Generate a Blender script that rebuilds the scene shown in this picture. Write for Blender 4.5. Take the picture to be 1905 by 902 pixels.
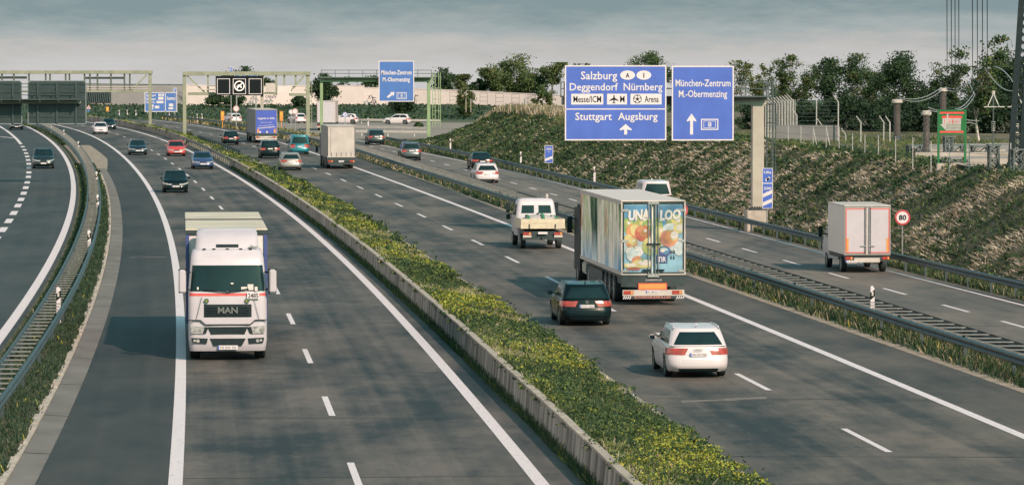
import bpy, bmesh, math, random
import numpy as np
from mathutils import Vector, Matrix
SC = bpy.context.scene
COL = SC.collection
for _o in list(bpy.data.objects): bpy.data.objects.remove(_o, do_unlink=True)
R = math.radians
random.seed(7); NR = np.random.default_rng(11)

# ------------------------------------------------------------------ camera, sky, sun, exposure
FPX = 7350.0; CH = 9.3; PITCH = math.atan((451-115)/FPX)
cam_d = bpy.data.cameras.new('camera'); cam = bpy.data.objects.new('camera', cam_d); COL.objects.link(cam)
cam.location = (0, 0, CH); cam.rotation_euler = (math.pi/2-PITCH, 0, 0)
cam_d.sensor_width = 36; cam_d.lens = FPX/1905*36; cam_d.clip_start = 1; cam_d.clip_end = 9000
SC.camera = cam
SUN_EL = R(34); SUN_AZ = R(32)        # azimuth: to the right of straight behind the camera
wd = bpy.data.worlds.new('World'); SC.world = wd; wd.use_nodes = True
nt = wd.node_tree; nt.nodes.clear()
def _n(t, **k):
    n = nt.nodes.new(t)
    for a, b in k.items(): setattr(n, a, b)
    return n
wo = _n('ShaderNodeOutputWorld'); bg = _n('ShaderNodeBackground'); bg.inputs[1].default_value = 0.15
sky = _n('ShaderNodeTexSky', sky_type='NISHITA', sun_disc=False)
sky.sun_elevation = SUN_EL; sky.sun_rotation = math.pi - SUN_AZ
sky.air_density = 1.0; sky.dust_density = 2.0; sky.ozone_density = 1.0
tint = _n('ShaderNodeMix', data_type='RGBA', blend_type='MULTIPLY'); tint.inputs[0].default_value = 1
nt.links.new(sky.outputs[0], tint.inputs[6]); tint.inputs[7].default_value = (0.42, 0.76, 0.60, 1)
tc = _n('ShaderNodeTexCoord'); sx = _n('ShaderNodeSeparateXYZ'); nt.links.new(tc.outputs['Generated'], sx.inputs[0])
# low cloud layer seen edge on near the horizon: pale below, grey-teal above
mp = _n('ShaderNodeMapping'); mp.inputs['Scale'].default_value = (26, 26, 150); nt.links.new(tc.outputs['Generated'], mp.inputs[0])
no = _n('ShaderNodeTexNoise'); no.inputs['Scale'].default_value = 1.0; no.inputs['Detail'].default_value = 8; no.inputs['Roughness'].default_value = .66
nt.links.new(mp.outputs[0], no.inputs[0])
mr = _n('ShaderNodeMapRange'); mr.inputs[1].default_value = -0.0035; mr.inputs[2].default_value = 0.0150
nt.links.new(sx.outputs[2], mr.inputs[0])
ad = _n('ShaderNodeMath', operation='MULTIPLY_ADD'); nt.links.new(no.outputs[0], ad.inputs[0]); ad.inputs[1].default_value = 1.2
ad2 = _n('ShaderNodeMath', operation='ADD'); ad2.inputs[1].default_value = -0.60
nt.links.new(mr.outputs[0], ad.inputs[2]); nt.links.new(ad.outputs[0], ad2.inputs[0])
cr = _n('ShaderNodeValToRGB'); e = cr.color_ramp.elements
CLK = 4.25
def _c(a): return (a[0], a[1], a[2], 1)
e[0].position = 0.0; e[0].color = _c((.57, .56, .55))
e[1].position = 1.0; e[1].color = _c((.225, .30, .315))
k = e.new(.35); k.color = _c((.50, .49, .475))
k = e.new(.62); k.color = _c((.37, .415, .415))
nt.links.new(ad2.outputs[0], cr.inputs[0])
cs = _n('ShaderNodeVectorMath', operation='SCALE'); cs.inputs[3].default_value = CLK
nt.links.new(cr.outputs[0], cs.inputs[0])
mz = _n('ShaderNodeMapRange'); mz.inputs[1].default_value = 0.03; mz.inputs[2].default_value = 0.30
nt.links.new(sx.outputs[2], mz.inputs[0])
mx = _n('ShaderNodeMix', data_type='RGBA'); nt.links.new(mz.outputs[0], mx.inputs[0])
nt.links.new(cs.outputs[0], mx.inputs[6]); nt.links.new(tint.outputs[2], mx.inputs[7])
# added unseen paler, warmer glow low in the left sky, brightening vehicles' left sides
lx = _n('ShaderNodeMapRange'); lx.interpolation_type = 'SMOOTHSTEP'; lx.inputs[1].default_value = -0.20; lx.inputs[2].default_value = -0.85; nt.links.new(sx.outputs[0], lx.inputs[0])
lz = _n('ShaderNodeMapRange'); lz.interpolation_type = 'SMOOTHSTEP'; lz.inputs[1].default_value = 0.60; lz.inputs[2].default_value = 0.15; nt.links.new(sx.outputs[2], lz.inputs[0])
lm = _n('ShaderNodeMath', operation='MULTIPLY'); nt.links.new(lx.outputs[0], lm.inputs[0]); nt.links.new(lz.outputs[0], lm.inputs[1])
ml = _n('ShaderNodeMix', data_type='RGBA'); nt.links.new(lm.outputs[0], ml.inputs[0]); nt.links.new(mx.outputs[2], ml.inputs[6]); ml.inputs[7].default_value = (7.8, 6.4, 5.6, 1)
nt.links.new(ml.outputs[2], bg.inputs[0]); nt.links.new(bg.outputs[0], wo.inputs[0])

sl = bpy.data.lights.new('sun', 'SUN'); sl.energy = 3.5; sl.angle = R(0.8); sl.color = (1.0, .68, .56)
so = bpy.data.objects.new('sun', sl); COL.objects.link(so)
_d = Vector((-math.sin(SUN_AZ)*math.cos(SUN_EL), math.cos(SUN_AZ)*math.cos(SUN_EL), -math.sin(SUN_EL)))
so.rotation_euler = _d.to_track_quat('-Z', 'Y').to_euler(); so.location = (60, -60, 80)
SC.view_settings.view_transform = 'Standard'; SC.view_settings.look = 'None'
SC.view_settings.exposure = 0.72; SC.view_settings.gamma = 1.0; SC.view_settings.use_curve_mapping = False
SC.render.engine = 'CYCLES'; SC.cycles.use_denoising = True; SC.cycles.max_bounces = 6; SC.cycles.transparent_max_bounces = 6
SC.cycles.caustics_reflective = False; SC.cycles.caustics_refractive = False
SC.cycles.sample_clamp_indirect = 4.0

# ------------------------------------------------------------------ placing helpers (metres; camera above x=0, y=0)
_cp, _sp = math.cos(PITCH), math.sin(PITCH)
def ground_at(px, py, h=0.0):
    dx = (px-952.5)/FPX; dv = -(py-451)/FPX
    t = (h-CH)/(dv*_cp-_sp)
    return dx*t, (_cp+dv*_sp)*t
def x_at(px, Y, h=0.0): return (px-952.5)/FPX*(Y*_cp+(CH-h)*_sp)
def h_at(py, Y): return CH+Y*math.tan(math.atan(-(py-451)/FPX)-PITCH)
REF = [-0.01057, 0.13815, -0.65286, 0.55528, -7.69153, 3.22726]
def ref(Y):
    if Y > 620: return ref(620)+(Y-620)*(ref(620)-ref(610))/10
    return float(np.polyval(REF, Y/100))
def _pl(c, lo, hi):
    return lambda Y: ref(Y)+float(np.polyval(c, min(max(Y, lo), hi)/100))
LN = dict(L2=_pl([0.0813, -4.1113], 60, 640), D1=lambda Y: ref(Y), L3=_pl([-0.0781, 4.1147], 60, 640),
  wall=_pl([0.1449, -0.8153, 5.7946], 60, 480), D2=_pl([-0.0959, 1.0259, -3.4099, 15.3386], 90, 500),
  L6=_pl([0.4216, -2.4308, 18.9672], 60, 440), g2f=_pl([0.8426, -4.7081, 24.8261], 70, 390),
  g2r=_pl([0.7477, -4.0507, 25.3735], 70, 400), D3=_pl([-0.2916, 2.9541, -9.3502, 33.6442], 130, 430),
  L7=_pl([-0.4673, 4.0459, -11.364, 37.8218], 140, 430), g3=_pl([-0.4312, 4.1977, -12.8638, 40.2686], 140, 425))
def _pa(c):
    def f(Y):
        if Y > 600: return f(600)+(Y-600)*(f(600)-f(590))/10
        return float(np.polyval(c, Y/100))
    return f
LN['rampL'] = _pa([0.02952, -1.20188, -5.00175, -11.83382]); LN['rampR'] = _pa([-0.00737, 0.13017, -1.69065, -3.86352, -9.43222])
LN['ladL'] = _pa([-0.01089, 0.17097, -1.83872, -3.70769, -8.32704]); LN['ladR'] = _pa([-0.02169, 0.34162, -2.7029, -2.02315, -8.6365])
LN['gutR'] = _pa([-0.02838, 0.33787, -2.37653, -3.1522, -6.20104]); LN['gutL'] = lambda Y: LN['gutR'](Y)-.62
LN['kerb'] = lambda Y: ref(Y)+max(8.05, 9.40-.7636*Y/100)
LN['E6'] = lambda Y: LN['g2f'](Y)-(.9 if Y < 230 else max(.35, .9-(Y-230)/130))
LN['C3l'] = lambda Y: LN['g2r'](Y)+.45
LN['C3r'] = lambda Y: LN['L7'](Y)+.55
def heading(Y, line=ref): return math.atan2(-(line(Y+4)-line(Y-4)), 8)   # rotation about z so that +y follows the road

# ------------------------------------------------------------------ object helpers
def tag(o, label=None, cat=None, group=None, kind=None):
    if label: o['label'] = label
    if cat: o['category'] = cat
    if group: o['group'] = group
    if kind: o['kind'] = kind
    return o
def empty(name, loc, rz=0.0, label=None, cat=None, group=None):
    o = bpy.data.objects.new(name, None); COL.objects.link(o); o.location = loc; o.rotation_euler = (0, 0, rz)
    o.empty_display_size = .2
    return tag(o, label, cat, group)
def copy_tree(o, parent=None):
    c = o.copy(); COL.objects.link(c); c.parent = parent
    for ch in list(o.children): copy_tree(ch, c)
    return c
class MB:
    def __init__(s): s.v = []; s.f = []; s.m = []
    def add(s, vs, fs, mi=0):
        b = len(s.v); s.v += [tuple(v) for v in vs]; s.f += [tuple(i+b for i in f) for f in fs]; s.m += [mi]*len(fs)
    def box(s, x0, x1, y0, y1, z0, z1, mi=0):
        s.add([(x0,y0,z0),(x1,y0,z0),(x1,y1,z0),(x0,y1,z0),(x0,y0,z1),(x1,y0,z1),(x1,y1,z1),(x0,y1,z1)],
              [(0,3,2,1),(4,5,6,7),(0,1,5,4),(1,2,6,5),(2,3,7,6),(3,0,4,7)], mi)
    def bar(s, a, b, w, h=None, mi=0):
        h = h or w; a = Vector(a); b = Vector(b); d = (b-a).normalized()
        up = Vector((0,0,1)) if abs(d.z) < .95 else Vector((0,1,0))
        x = d.cross(up).normalized(); z = x.cross(d)
        q = [(-1,-1),(1,-1),(1,1),(-1,1)]
        s.add([p+x*(i*w/2)+z*(j*h/2) for p in (a,b) for i,j in q], [(0,1,2,3),(7,6,5,4),(0,4,5,1),(1,5,6,2),(2,6,7,3),(3,7,4,0)], mi)
    def cyl(s, a, b, r0, r1=None, n=10, mi=0, caps=True):
        r1 = r0 if r1 is None else r1; a = Vector(a); b = Vector(b); d = (b-a).normalized()
        up = Vector((0,0,1)) if abs(d.z) < .95 else Vector((0,1,0))
        x = d.cross(up).normalized(); z = x.cross(d)
        vs = []
        for p, r in ((a,r0),(b,r1)):
            for i in range(n):
                t = 2*math.pi*i/n; vs.append(p+x*(r*math.cos(t))+z*(r*math.sin(t)))
        fs = [(i,(i+1)%n,n+(i+1)%n,n+i) for i in range(n)]
        if caps: fs += [tuple(range(n))[::-1], tuple(range(n,2*n))]
        s.add(vs, fs, mi)
    def tube(s, pts, r, n=6, mi=0):
        for a, b in zip(pts[:-1], pts[1:]): s.cyl(a, b, r, r, n, mi, False)
    def prism(s, poly, f0, f1, mi=0):
        """poly: 2-D points; f0/f1 map a point to the two 3-D faces"""
        n = len(poly)
        s.add([f0(*p) for p in poly]+[f1(*p) for p in poly], [tuple(range(n)), tuple(range(2*n-1,n-1,-1))]+[(i,n+i,n+(i+1)%n,(i+1)%n) for i in range(n)], mi)
    def build(s, name, mats, parent=None, smooth=False, bevel=0.0, fix=True):
        me = bpy.data.meshes.new(name); me.from_pydata(s.v, [], s.f)
        if not isinstance(mats, (list, tuple)): mats = [mats]
        for m in mats: me.materials.append(m)
        if len(mats) > 1: me.polygons.foreach_set('material_index', s.m)
        if fix or bevel:
            bm = bmesh.new(); bm.from_mesh(me)
            if fix: bmesh.ops.recalc_face_normals(bm, faces=bm.faces)
            if bevel:
                ed = [x for x in bm.edges if len(x.link_faces) == 2 and x.calc_face_angle(0) > R(35)]
                bmesh.ops.bevel(bm, geom=ed, offset=bevel, segments=2, affect='EDGES', clamp_overlap=True)
            bm.to_mesh(me); bm.free()
        if smooth: me.polygons.foreach_set('use_smooth', [True]*len(me.polygons))
        me.update()
        o = bpy.data.objects.new(name, me); COL.objects.link(o)
        if parent: o.parent = parent
        return o
def box_part(name, mat, parent, *a, bevel=.01):
    m = MB(); m.box(*a); return m.build(name, mat, parent, bevel=bevel)
def fast_quads(name, V, mats, mi, parent=None, smooth=False):
    """V: (n,4,3) float array of quads"""
    n = len(V); me = bpy.data.meshes.new(name)
    me.vertices.add(n*4); me.vertices.foreach_set('co', np.ascontiguousarray(V, dtype=np.float32).ravel())
    me.loops.add(n*4); me.loops.foreach_set('vertex_index', np.arange(n*4, dtype=np.int32))
    me.polygons.add(n); me.polygons.foreach_set('loop_start', np.arange(0, n*4, 4, dtype=np.int32))
    for m in mats: me.materials.append(m)
    me.polygons.foreach_set('material_index', np.asarray(mi, dtype=np.int32))
    me.update(calc_edges=True); me.validate()
    o = bpy.data.objects.new(name, me); COL.objects.link(o)
    if parent: o.parent = parent
    return o

# ------------------------------------------------------------------ materials
MC = {}
def lin(h):
    h = h.lstrip('#'); c = [int(h[i:i+2], 16)/255 for i in (0,2,4)]
    return tuple(x/12.92 if x <= .04045 else ((x+.055)/1.055)**2.4 for x in c)
def mat(name, col, rough=.6, metal=0.0, var=.12, scale=3.0, bump=0.0, coat=0.0, spec=.5, emit=0.0, col2=None, detail=4, stretch=(1,1,1), contrast=1.0):
    """procedural material: base colour varied by noise in object space"""
    if name in MC: return MC[name]
    m = bpy.data.materials.new(name); m.use_nodes = True; t = m.node_tree; b = t.nodes['Principled BSDF']
    tc = t.nodes.new('ShaderNodeTexCoord'); mp = t.nodes.new('ShaderNodeMapping'); mp.inputs['Scale'].default_value = stretch
    n = t.nodes.new('ShaderNodeTexNoise'); n.inputs['Scale'].default_value = scale; n.inputs['Detail'].default_value = detail
    t.links.new(tc.outputs['Object'], mp.inputs[0]); t.links.new(mp.outputs[0], n.inputs[0])
    r = t.nodes.new('ShaderNodeValToRGB'); e = r.color_ramp.elements
    w = .22/contrast
    e[0].position = .5-w; e[1].position = .5+w
    a = tuple(max(0, c*(1-var)) for c in col); c2 = col2 or tuple(min(1, c*(1+var)) for c in col)
    e[0].color = (*a, 1); e[1].color = (*c2, 1)
    t.links.new(n.outputs[0], r.inputs[0]); t.links.new(r.outputs[0], b.inputs['Base Color'])
    b.inputs['Roughness'].default_value = rough; b.inputs['Metallic'].default_value = metal
    b.inputs['Specular IOR Level'].default_value = spec
    if coat: b.inputs['Coat Weight'].default_value = coat; b.inputs['Coat Roughness'].default_value = .05
    if bump:
        bn = t.nodes.new('ShaderNodeBump'); bn.inputs['Strength'].default_value = bump; bn.inputs['Distance'].default_value = .02
        t.links.new(n.outputs[0], bn.inputs['Height']); t.links.new(bn.outputs[0], b.inputs['Normal'])
    if emit:
        t.links.new(r.outputs[0], b.inputs['Emission Color']); b.inputs['Emission Strength'].default_value = emit
    MC[name] = m; return m
def leafmat(name, col, var=.35, trans=.25):
    if name in MC: return MC[name]
    m = mat(name, col, .7, 0, var, .9, spec=.25); t = m.node_tree; b = t.nodes['Principled BSDF']
    out = t.nodes['Material Output']; tr = t.nodes.new('ShaderNodeBsdfTranslucent'); mx = t.nodes.new('ShaderNodeMixShader')
    tr.inputs[0].default_value = (*[min(1, c*1.3) for c in col], 1); mx.inputs[0].default_value = trans
    t.links.new(b.outputs[0], mx.inputs[1]); t.links.new(tr.outputs[0], mx.inputs[2]); t.links.new(mx.outputs[0], out.inputs[0])
    return m
def asphalt(name, col, patch=.35, streak=.25):
    """worn asphalt: wide soft patches, wheel tracks along the lane (u = metres across, v = metres along), fine grain"""
    m = bpy.data.materials.new(name); m.use_nodes = True; t = m.node_tree; b = t.nodes['Principled BSDF']; L = t.links.new
    def N(k, **kw):
        n = t.nodes.new(k)
        for a, v in kw.items(): setattr(n, a, v)
        return n
    uv = N('ShaderNodeUVMap', uv_map='lane'); geo = N('ShaderNodeNewGeometry')
    def noise(scl, detail, src, rough=.5):
        mp = N('ShaderNodeMapping'); mp.inputs['Scale'].default_value = scl; L(src, mp.inputs[0])
        n = N('ShaderNodeTexNoise'); n.inputs['Scale'].default_value = 1; n.inputs['Detail'].default_value = detail; n.inputs['Roughness'].default_value = rough
        L(mp.outputs[0], n.inputs[0]); return n.outputs[0]
    big = noise((.26,.075,.1), 7, geo.outputs[0], .66)          # large blotches, long along the road
    mid = noise((.8,.5,.5), 6, geo.outputs[0], .7)
    stk = noise((1.7,.012,1), 3, uv.outputs[0], .6)              # streaks running with the lane
    fine = noise((16,7,14), 4, geo.outputs[0], .75)
    def ramp(src, a, lo, hi):
        r = N('ShaderNodeMapRange'); r.inputs[1].default_value = .5-a; r.inputs[2].default_value = .5+a; r.inputs[3].default_value = lo; r.inputs[4].default_value = hi
        L(src, r.inputs[0]); return r.outputs[0]
    def mul(a, c):
        q = N('ShaderNodeMath', operation='MULTIPLY'); L(a, q.inputs[0]); L(c, q.inputs[1]); return q.outputs[0]
    # dark oil band in the middle of each lane, paler wheel tracks
    sp = N('ShaderNodeSeparateXYZ'); L(uv.outputs[0], sp.inputs[0])
    w = N('ShaderNodeMath', operation='MULTIPLY'); L(sp.outputs[0], w.inputs[0]); w.inputs[1].default_value = 2*math.pi/3.9
    c = N('ShaderNodeMath', operation='COSINE'); L(w.outputs[0], c.inputs[0])
    def add(*xs):
        r = xs[0]
        for x in xs[1:]: q = N('ShaderNodeMath', operation='ADD'); L(r, q.inputs[0]); L(x, q.inputs[1]); r = q.outputs[0]
        return r
    f = add(ramp(big,.16,.5-patch,.5+patch), ramp(mid,.2,-patch*.45,patch*.45), ramp(stk,.2,-streak,streak), ramp(c.outputs[0],1.0,-streak*.35,streak*.55), ramp(fine,.3,-.24,.24))
    mxc = N('ShaderNodeMix', data_type='RGBA', clamp_factor=True); L(f, mxc.inputs[0])
    mxc.inputs[6].default_value = (col[0]*.30, col[1]*.42, col[2]*.48, 1); mxc.inputs[7].default_value = (col[0]*1.70, col[1]*1.60, col[2]*1.50, 1)
    L(mxc.outputs[2], b.inputs['Base Color']); b.inputs['Roughness'].default_value = .68; b.inputs['Specular IOR Level'].default_value = .22
    bn = N('ShaderNodeBump'); bn.inputs['Strength'].default_value = .25; bn.inputs['Distance'].default_value = .01; L(fine, bn.inputs['Height']); L(bn.outputs[0], b.inputs['Normal'])
    return m

M = dict(
  white=mat('white_paint', (.43,.415,.46), .35, 0, .06, 2, coat=.15), offwhite=mat('off_white', (.44,.41,.385), .5, 0, .10, 3),
  cream=mat('cream_paint', (.50,.45,.34), .55, 0, .15, 4), line=mat('road_paint', (.66,.60,.61), .6, 0, .12, 5, detail=8, contrast=1.0),
  black=mat('black_plastic', (.010,.021,.025), .6, 0, .2, 6, spec=.2), rubber=mat('tyre_rubber', (.012,.02,.022), .75, 0, .2, 8),
  dark=mat('dark_chassis', (.016,.032,.036), .6, 0, .3, 4), glass=mat('window_glass', (.008,.022,.026), .08, 0, .2, 1.5, spec=.25),
  chrome=mat('chrome', (.7,.68,.66), .18, 1, .05, 3), alloy=mat('alloy_rim', (.5,.5,.5), .3, 1, .1, 6), steel=mat('galvanised_steel', (.36,.38,.38), .42, .7, .2, 3, bump=.05),
  dsteel=mat('weathered_steel', (.065,.092,.098), .5, .5, .25, 3), red=mat('red_lamp', (.30,.045,.035), .2, 0, .35, 5, coat=.3), redp=mat('red_paint', (.55,.07,.06), .4, 0, .1, 3),
  orange=mat('orange_paint', (.55,.25,.07), .45, 0, .1, 3), lamp=mat('lamp_glass', (.30,.31,.31), .12, .1, .6, 9, coat=.5), yellow=mat('yellow_paint', (.62,.40,.04), .5),
  blue=mat('sign_blue', (.055,.115,.44), .4, 0, .10, 1.2), blue2=mat('sign_blue_far', (.06,.15,.42), .45, 0, .08, 1.2), sgwhite=mat('sign_white', (.56,.54,.57), .45, 0, .04, 2),
  sgback=mat('sign_back', (.026,.046,.05), .5, .3, .2, 1.5), sgblack=mat('sign_black', (.008,.013,.015), .8, spec=.12), 
  green=mat('gantry_green', (.20,.29,.16), .5, 0, .15, 1.5), green2=mat('gantry_pale_green', (.215,.235,.175), .55, 0, .18, 1.5), brightgreen=mat('bright_green_paint', (.012,.13,.04), .4, 0, .15, 3),
  beige=mat('beige_steel', (.34,.325,.28), .5, 0, .12, 1.5), concrete=mat('concrete', (.33,.31,.27), .85, 0, .25, 2.5, bump=.2, detail=8),
  palecon=mat('pale_concrete', (.36,.33,.29), .85, 0, .22, 3, bump=.2, detail=8), greycon=mat('grey_concrete', (.22,.23,.235), .85, 0, .18, .35, bump=.1, detail=8),
  whitewall=mat('white_render', (.58,.515,.50), .8, 0, .07, .6, detail=8), trunk=mat('bark', (.10,.085,.065), .9, 0, .35, 5, bump=.4),
  soil=mat('soil', (.11,.115,.055), .95, 0, .4, 1.3, detail=8, bump=.3), porcelain=mat('insulator_brown', (.11,.10,.095), .35, 0, .25, 4), 
  tarp=mat('grey_tarpaulin', (.40,.375,.355), .6, 0, .16, 1.1, detail=7), blue_tarp=mat('blue_tarpaulin', (.045,.085,.40), .5, 0, .12, 1), darktarp=mat('dark_tarpaulin', (.085,.115,.13), .55, 0, .15, 1),
)

def worn_paint(m):
    r = [n for n in m.node_tree.nodes if n.type == 'VALTORGB'][0].color_ramp.elements
    r[0].position = .33; r[0].color = (.15,.145,.14,1); r[1].position = .45; r[1].color = (.60,.56,.585,1)
    n = [n for n in m.node_tree.nodes if n.type == 'TEX_NOISE'][0]; n.inputs['Scale'].default_value = 7; n.inputs['Roughness'].default_value = .75
worn_paint(M['line'])
# ------------------------------------------------------------------ the setting: ground, roads, markings
def vnoise(x, y, s, seed=0):
    x = np.asarray(x, float)/s; y = np.asarray(y, float)/s
    xi = np.floor(x).astype(int); yi = np.floor(y).astype(int); fx = x-xi; fy = y-yi
    fx = fx*fx*(3-2*fx); fy = fy*fy*(3-2*fy)
    def h(a, b):
        v = np.sin(a*127.1+b*311.7+seed*74.7)*43758.5453; return v-np.floor(v)
    return (h(xi,yi)*(1-fx)+h(xi+1,yi)*fx)*(1-fy)+(h(xi,yi+1)*(1-fx)+h(xi+1,yi+1)*fx)*fy
def grid(name, fa, fb, ys, za, zb, m, nlat=1, uvline=ref, kind='structure', bump=0.0, parent=None):
    vs = []; uv = []; fs = []
    za_ = za if callable(za) else (lambda Y: za); zb_ = zb if callable(zb) else (lambda Y: zb)
    for Y in ys:
        a, b = fa(Y), fb(Y)
        for j in range(nlat+1):
            t = j/nlat; x = a+(b-a)*t; z = za_(Y)+(zb_(Y)-za_(Y))*t
            if bump and 0 < j < nlat: z += bump*(float(vnoise(x, Y, 1.7, 3))-.5)*2
            vs.append((x, Y, z)); uv.append((x-uvline(Y), Y))
    w = nlat+1
    for i in range(len(ys)-1):
        for j in range(nlat): fs.append((i*w+j, i*w+j+1, (i+1)*w+j+1, (i+1)*w+j))
    me = bpy.data.meshes.new(name); me.from_pydata(vs, [], fs); me.materials.append(m)
    ul = me.uv_layers.new(name='lane')
    li = np.empty(len(me.loops), dtype=np.int32); me.loops.foreach_get('vertex_index', li)
    ul.data.foreach_set('uv', np.array(uv, dtype=np.float32)[li].ravel())
    me.polygons.foreach_set('use_smooth', [True]*len(me.polygons)); me.update()
    o = bpy.data.objects.new(name, me); COL.objects.link(o)
    if parent: o.parent = parent
    elif kind: o['kind'] = kind
    return o
YS = list(range(60, 700, 4))
def yrange(a, b, s=4): return [a+(b-a)*i/max(1, round((b-a)/s)) for i in range(max(1, round((b-a)/s))+1)]

gm = mat('ground_cover', (.035,.06,.03), .95, 0, .4, .25, detail=8, col2=(.07,.085,.04))
vs = []; fs = []
for Y, z in ((-300,-.06),(780,-.06),(8500,-.06-7720*.0140)):
    for X in (-4000, -300, 300, 4000): vs.append((X, Y, z))
for i in range(2):
    for j in range(3): fs.append((i*4+j, i*4+j+1, i*4+j+5, i*4+j+4))
me = bpy.data.meshes.new('ground'); me.from_pydata(vs, [], fs); me.materials.append(gm)
o = bpy.data.objects.new('ground', me); COL.objects.link(o); o['kind'] = 'structure'

A_lane = asphalt('asphalt_lanes', (.072,.068,.065), .50, .22)
A_lane2 = asphalt('asphalt_lanes_two', (.084,.078,.072), .48, .20)
A_sh = asphalt('asphalt_shoulder', (.041,.043,.043), .24, .10)
A_ramp = asphalt('asphalt_ramp', (.042,.049,.051), .20, .10)
A_c3 = asphalt('asphalt_collector', (.122,.112,.102), .26, .14)
A_sh2 = asphalt('asphalt_shoulder_two', (.072,.068,.063), .34, .12)
off = lambda k, d: (lambda Y: LN[k](Y)+d)
grid('ramp_road', off('rampL', -9), off('rampR', .35), YS, 0, 0, A_ramp, 3, LN['rampL'])
grid('hard_shoulder', LN['gutR'], LN['L2'], YS, 0, 0, A_sh, 2)
grid('carriageway_road', LN['L2'], off('wall', 0), YS, 0, 0, A_lane, 3)
grid('second_carriageway_road', off('kerb', .0), LN['L6'], YS, 0, 0, A_lane2, 3, LN['D2'])
grid('second_hard_shoulder', LN['L6'], LN['E6'], YS, 0, 0, A_sh2, 2)
grid('collector_road', LN['C3l'], LN['C3r'], [y for y in YS if y < 478], 0, 0, A_c3, 3, LN['D3'])
# verges
vm_ = mat('verge_soil', (.045,.06,.032), .95, 0, .4, .8, detail=8, col2=(.11,.105,.06))
gv = mat('gravel_verge', (.24,.21,.17), .95, 0, .35, 1.2, detail=10, bump=.3)
grid('left_verge', off('rampR', .35), lambda Y: LN['gutL'](Y)-.16, YS, -.01, .02, vm_, 3)
grid('verge_strip', LN['E6'], LN['C3l'], [y for y in YS if y < 478], .0, .0, vm_, 3)
grid('verge_gravel', off('E6', -.05), off('E6', .55), [y for y in YS if 80 < y < 340], .006, .02, gv, 1)
grid('paved_verge', off('rampR', .9), lambda Y: LN['gutR'](Y)+.9*max(0, min(1, (Y-338)/40)), yrange(338, 440), .03, .012, gv, 2)
grid('right_verge', LN['C3r'], lambda Y: LN['g3'](Y)+.9, [y for y in YS if y < 478], .0, .06, vm_, 2)
grid('gap_verge', off('wall', 0), off('kerb', 0), yrange(349, 452), .03, .03, vm_, 2)
# gutter of ten metre concrete slabs, kerb strip beside it
m = MB()
y0 = 63.4
while y0 < 336:
    ys = yrange(y0+.05, y0+9.95, 3.3)
    for a, b in zip(ys[:-1], ys[1:]):
        l0, l1, r0, r1 = LN['gutL'](a), LN['gutL'](b), LN['gutR'](a), LN['gutR'](b)
        m.add([(l0,a,.05),(r0,a,.015),(r1,b,.015),(l1,b,.05),(r0,a,-.05),(r1,b,-.05)], [(0,1,2,3),(1,4,5,2)])
    m.add([(LN['gutL'](y0),y0-.06,.03),(LN['gutR'](y0),y0-.06,.004),(LN['gutR'](y0),y0+.06,.004),(LN['gutL'](y0),y0+.06,.03)], [(0,1,2,3)])
    y0 += 10
gc = mat('gutter_concrete', (.135,.132,.125), .9, 0, .28, .7, detail=8, bump=.2, stretch=(1,.5,1))
o = m.build('gutter', gc, fix=False); o['kind'] = 'structure'
m = MB()
y = 70.0
while y < 330:
    l = random.uniform(.5, 1.4); w = random.uniform(.10, .22); h = random.uniform(.05, .10)
    a = LN['gutL'](y)-.02; b = LN['gutL'](y+l)-.02
    m.add([(a-w,y,0),(a,y,0),(b,y+l,0),(b-w*random.uniform(.7,1.2),y+l,0),(a-w,y,h),(a,y,h),(b,y+l,h),(b-w,y+l,h)], [(4,5,6,7),(0,1,5,4),(1,2,6,5),(2,3,7,6),(3,0,4,7)])
    y += l+random.uniform(.02, .1)
o = m.build('kerb_edge', M['palecon']); o['kind'] = 'structure'
m = MB()
for a, b in zip(YS[:-1], YS[1:]):
    k0, k1 = LN['kerb'](a), LN['kerb'](b)
    m.add([(k0-.32,a,.10),(k0,a,.10),(k1,b,.10),(k1-.32,b,.10),(k0,a,0),(k1,b,0)], [(0,1,2,3),(1,4,5,2)])
o = m.build('kerb', M['palecon'], fix=False); o['kind'] = 'structure'
# painted markings
def solid(fn, w, y0, y1, z=.006):
    m = MB(); ys = yrange(y0, y1, 4)
    for a, b in zip(ys[:-1], ys[1:]): m.add([(fn(a)-w/2,a,z),(fn(a)+w/2,a,z),(fn(b)+w/2,b,z),(fn(b)-w/2,b,z)], [(0,1,2,3)])
    o = m.build('lane_marking', M['line'], fix=False); o['kind'] = 'structure'
def dashes(fn, w, cs, ln, z=.006):
    m = MB()
    for c in cs:
        l = ln(c) if callable(ln) else ln
        a, b = c-l/2, c+l/2; m.add([(fn(a)-w/2,a,z),(fn(a)+w/2,a,z),(fn(b)+w/2,b,z),(fn(b)-w/2,b,z)], [(0,1,2,3)])
    o = m.build('lane_marking', M['line'], fix=False); o['kind'] = 'structure'
solid(LN['L2'], .32, 64, 660); solid(LN['L3'], .32, 64, 660); solid(LN['L6'], .30, 64, 660); solid(LN['L7'], .20, 64, 470)
solid(LN['rampR'], .36, 64, 640); solid(LN['rampL'], .36, 445, 640); solid(off('C3l', .35), .15, 80, 470)
dashes(LN['D1'], .17, [88.5+18.15*i for i in range(30)], 6); dashes(LN['D2'], .17, [97+17.75*i for i in range(29)], 6)
dashes(LN['D3'], .17, [117,128,139.4,149,160,171.7,183,194.7,206,218,230,242,254,266,277,290,303,315,328,341,357,370,383,396,409,422,434], 4.4)
dashes(LN['rampL'], .42, [432.6,416.8,402,388,374,360,347,332,319.4,305,292,279.6,267,255.5,243,231,219,207], 6.2)
m = MB(); m.bar((x_at(0,490),490,.006),(x_at(27,482),482,.006),.5,.002); o = m.build('lane_marking', M['line']); o['kind'] = 'structure'

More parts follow.
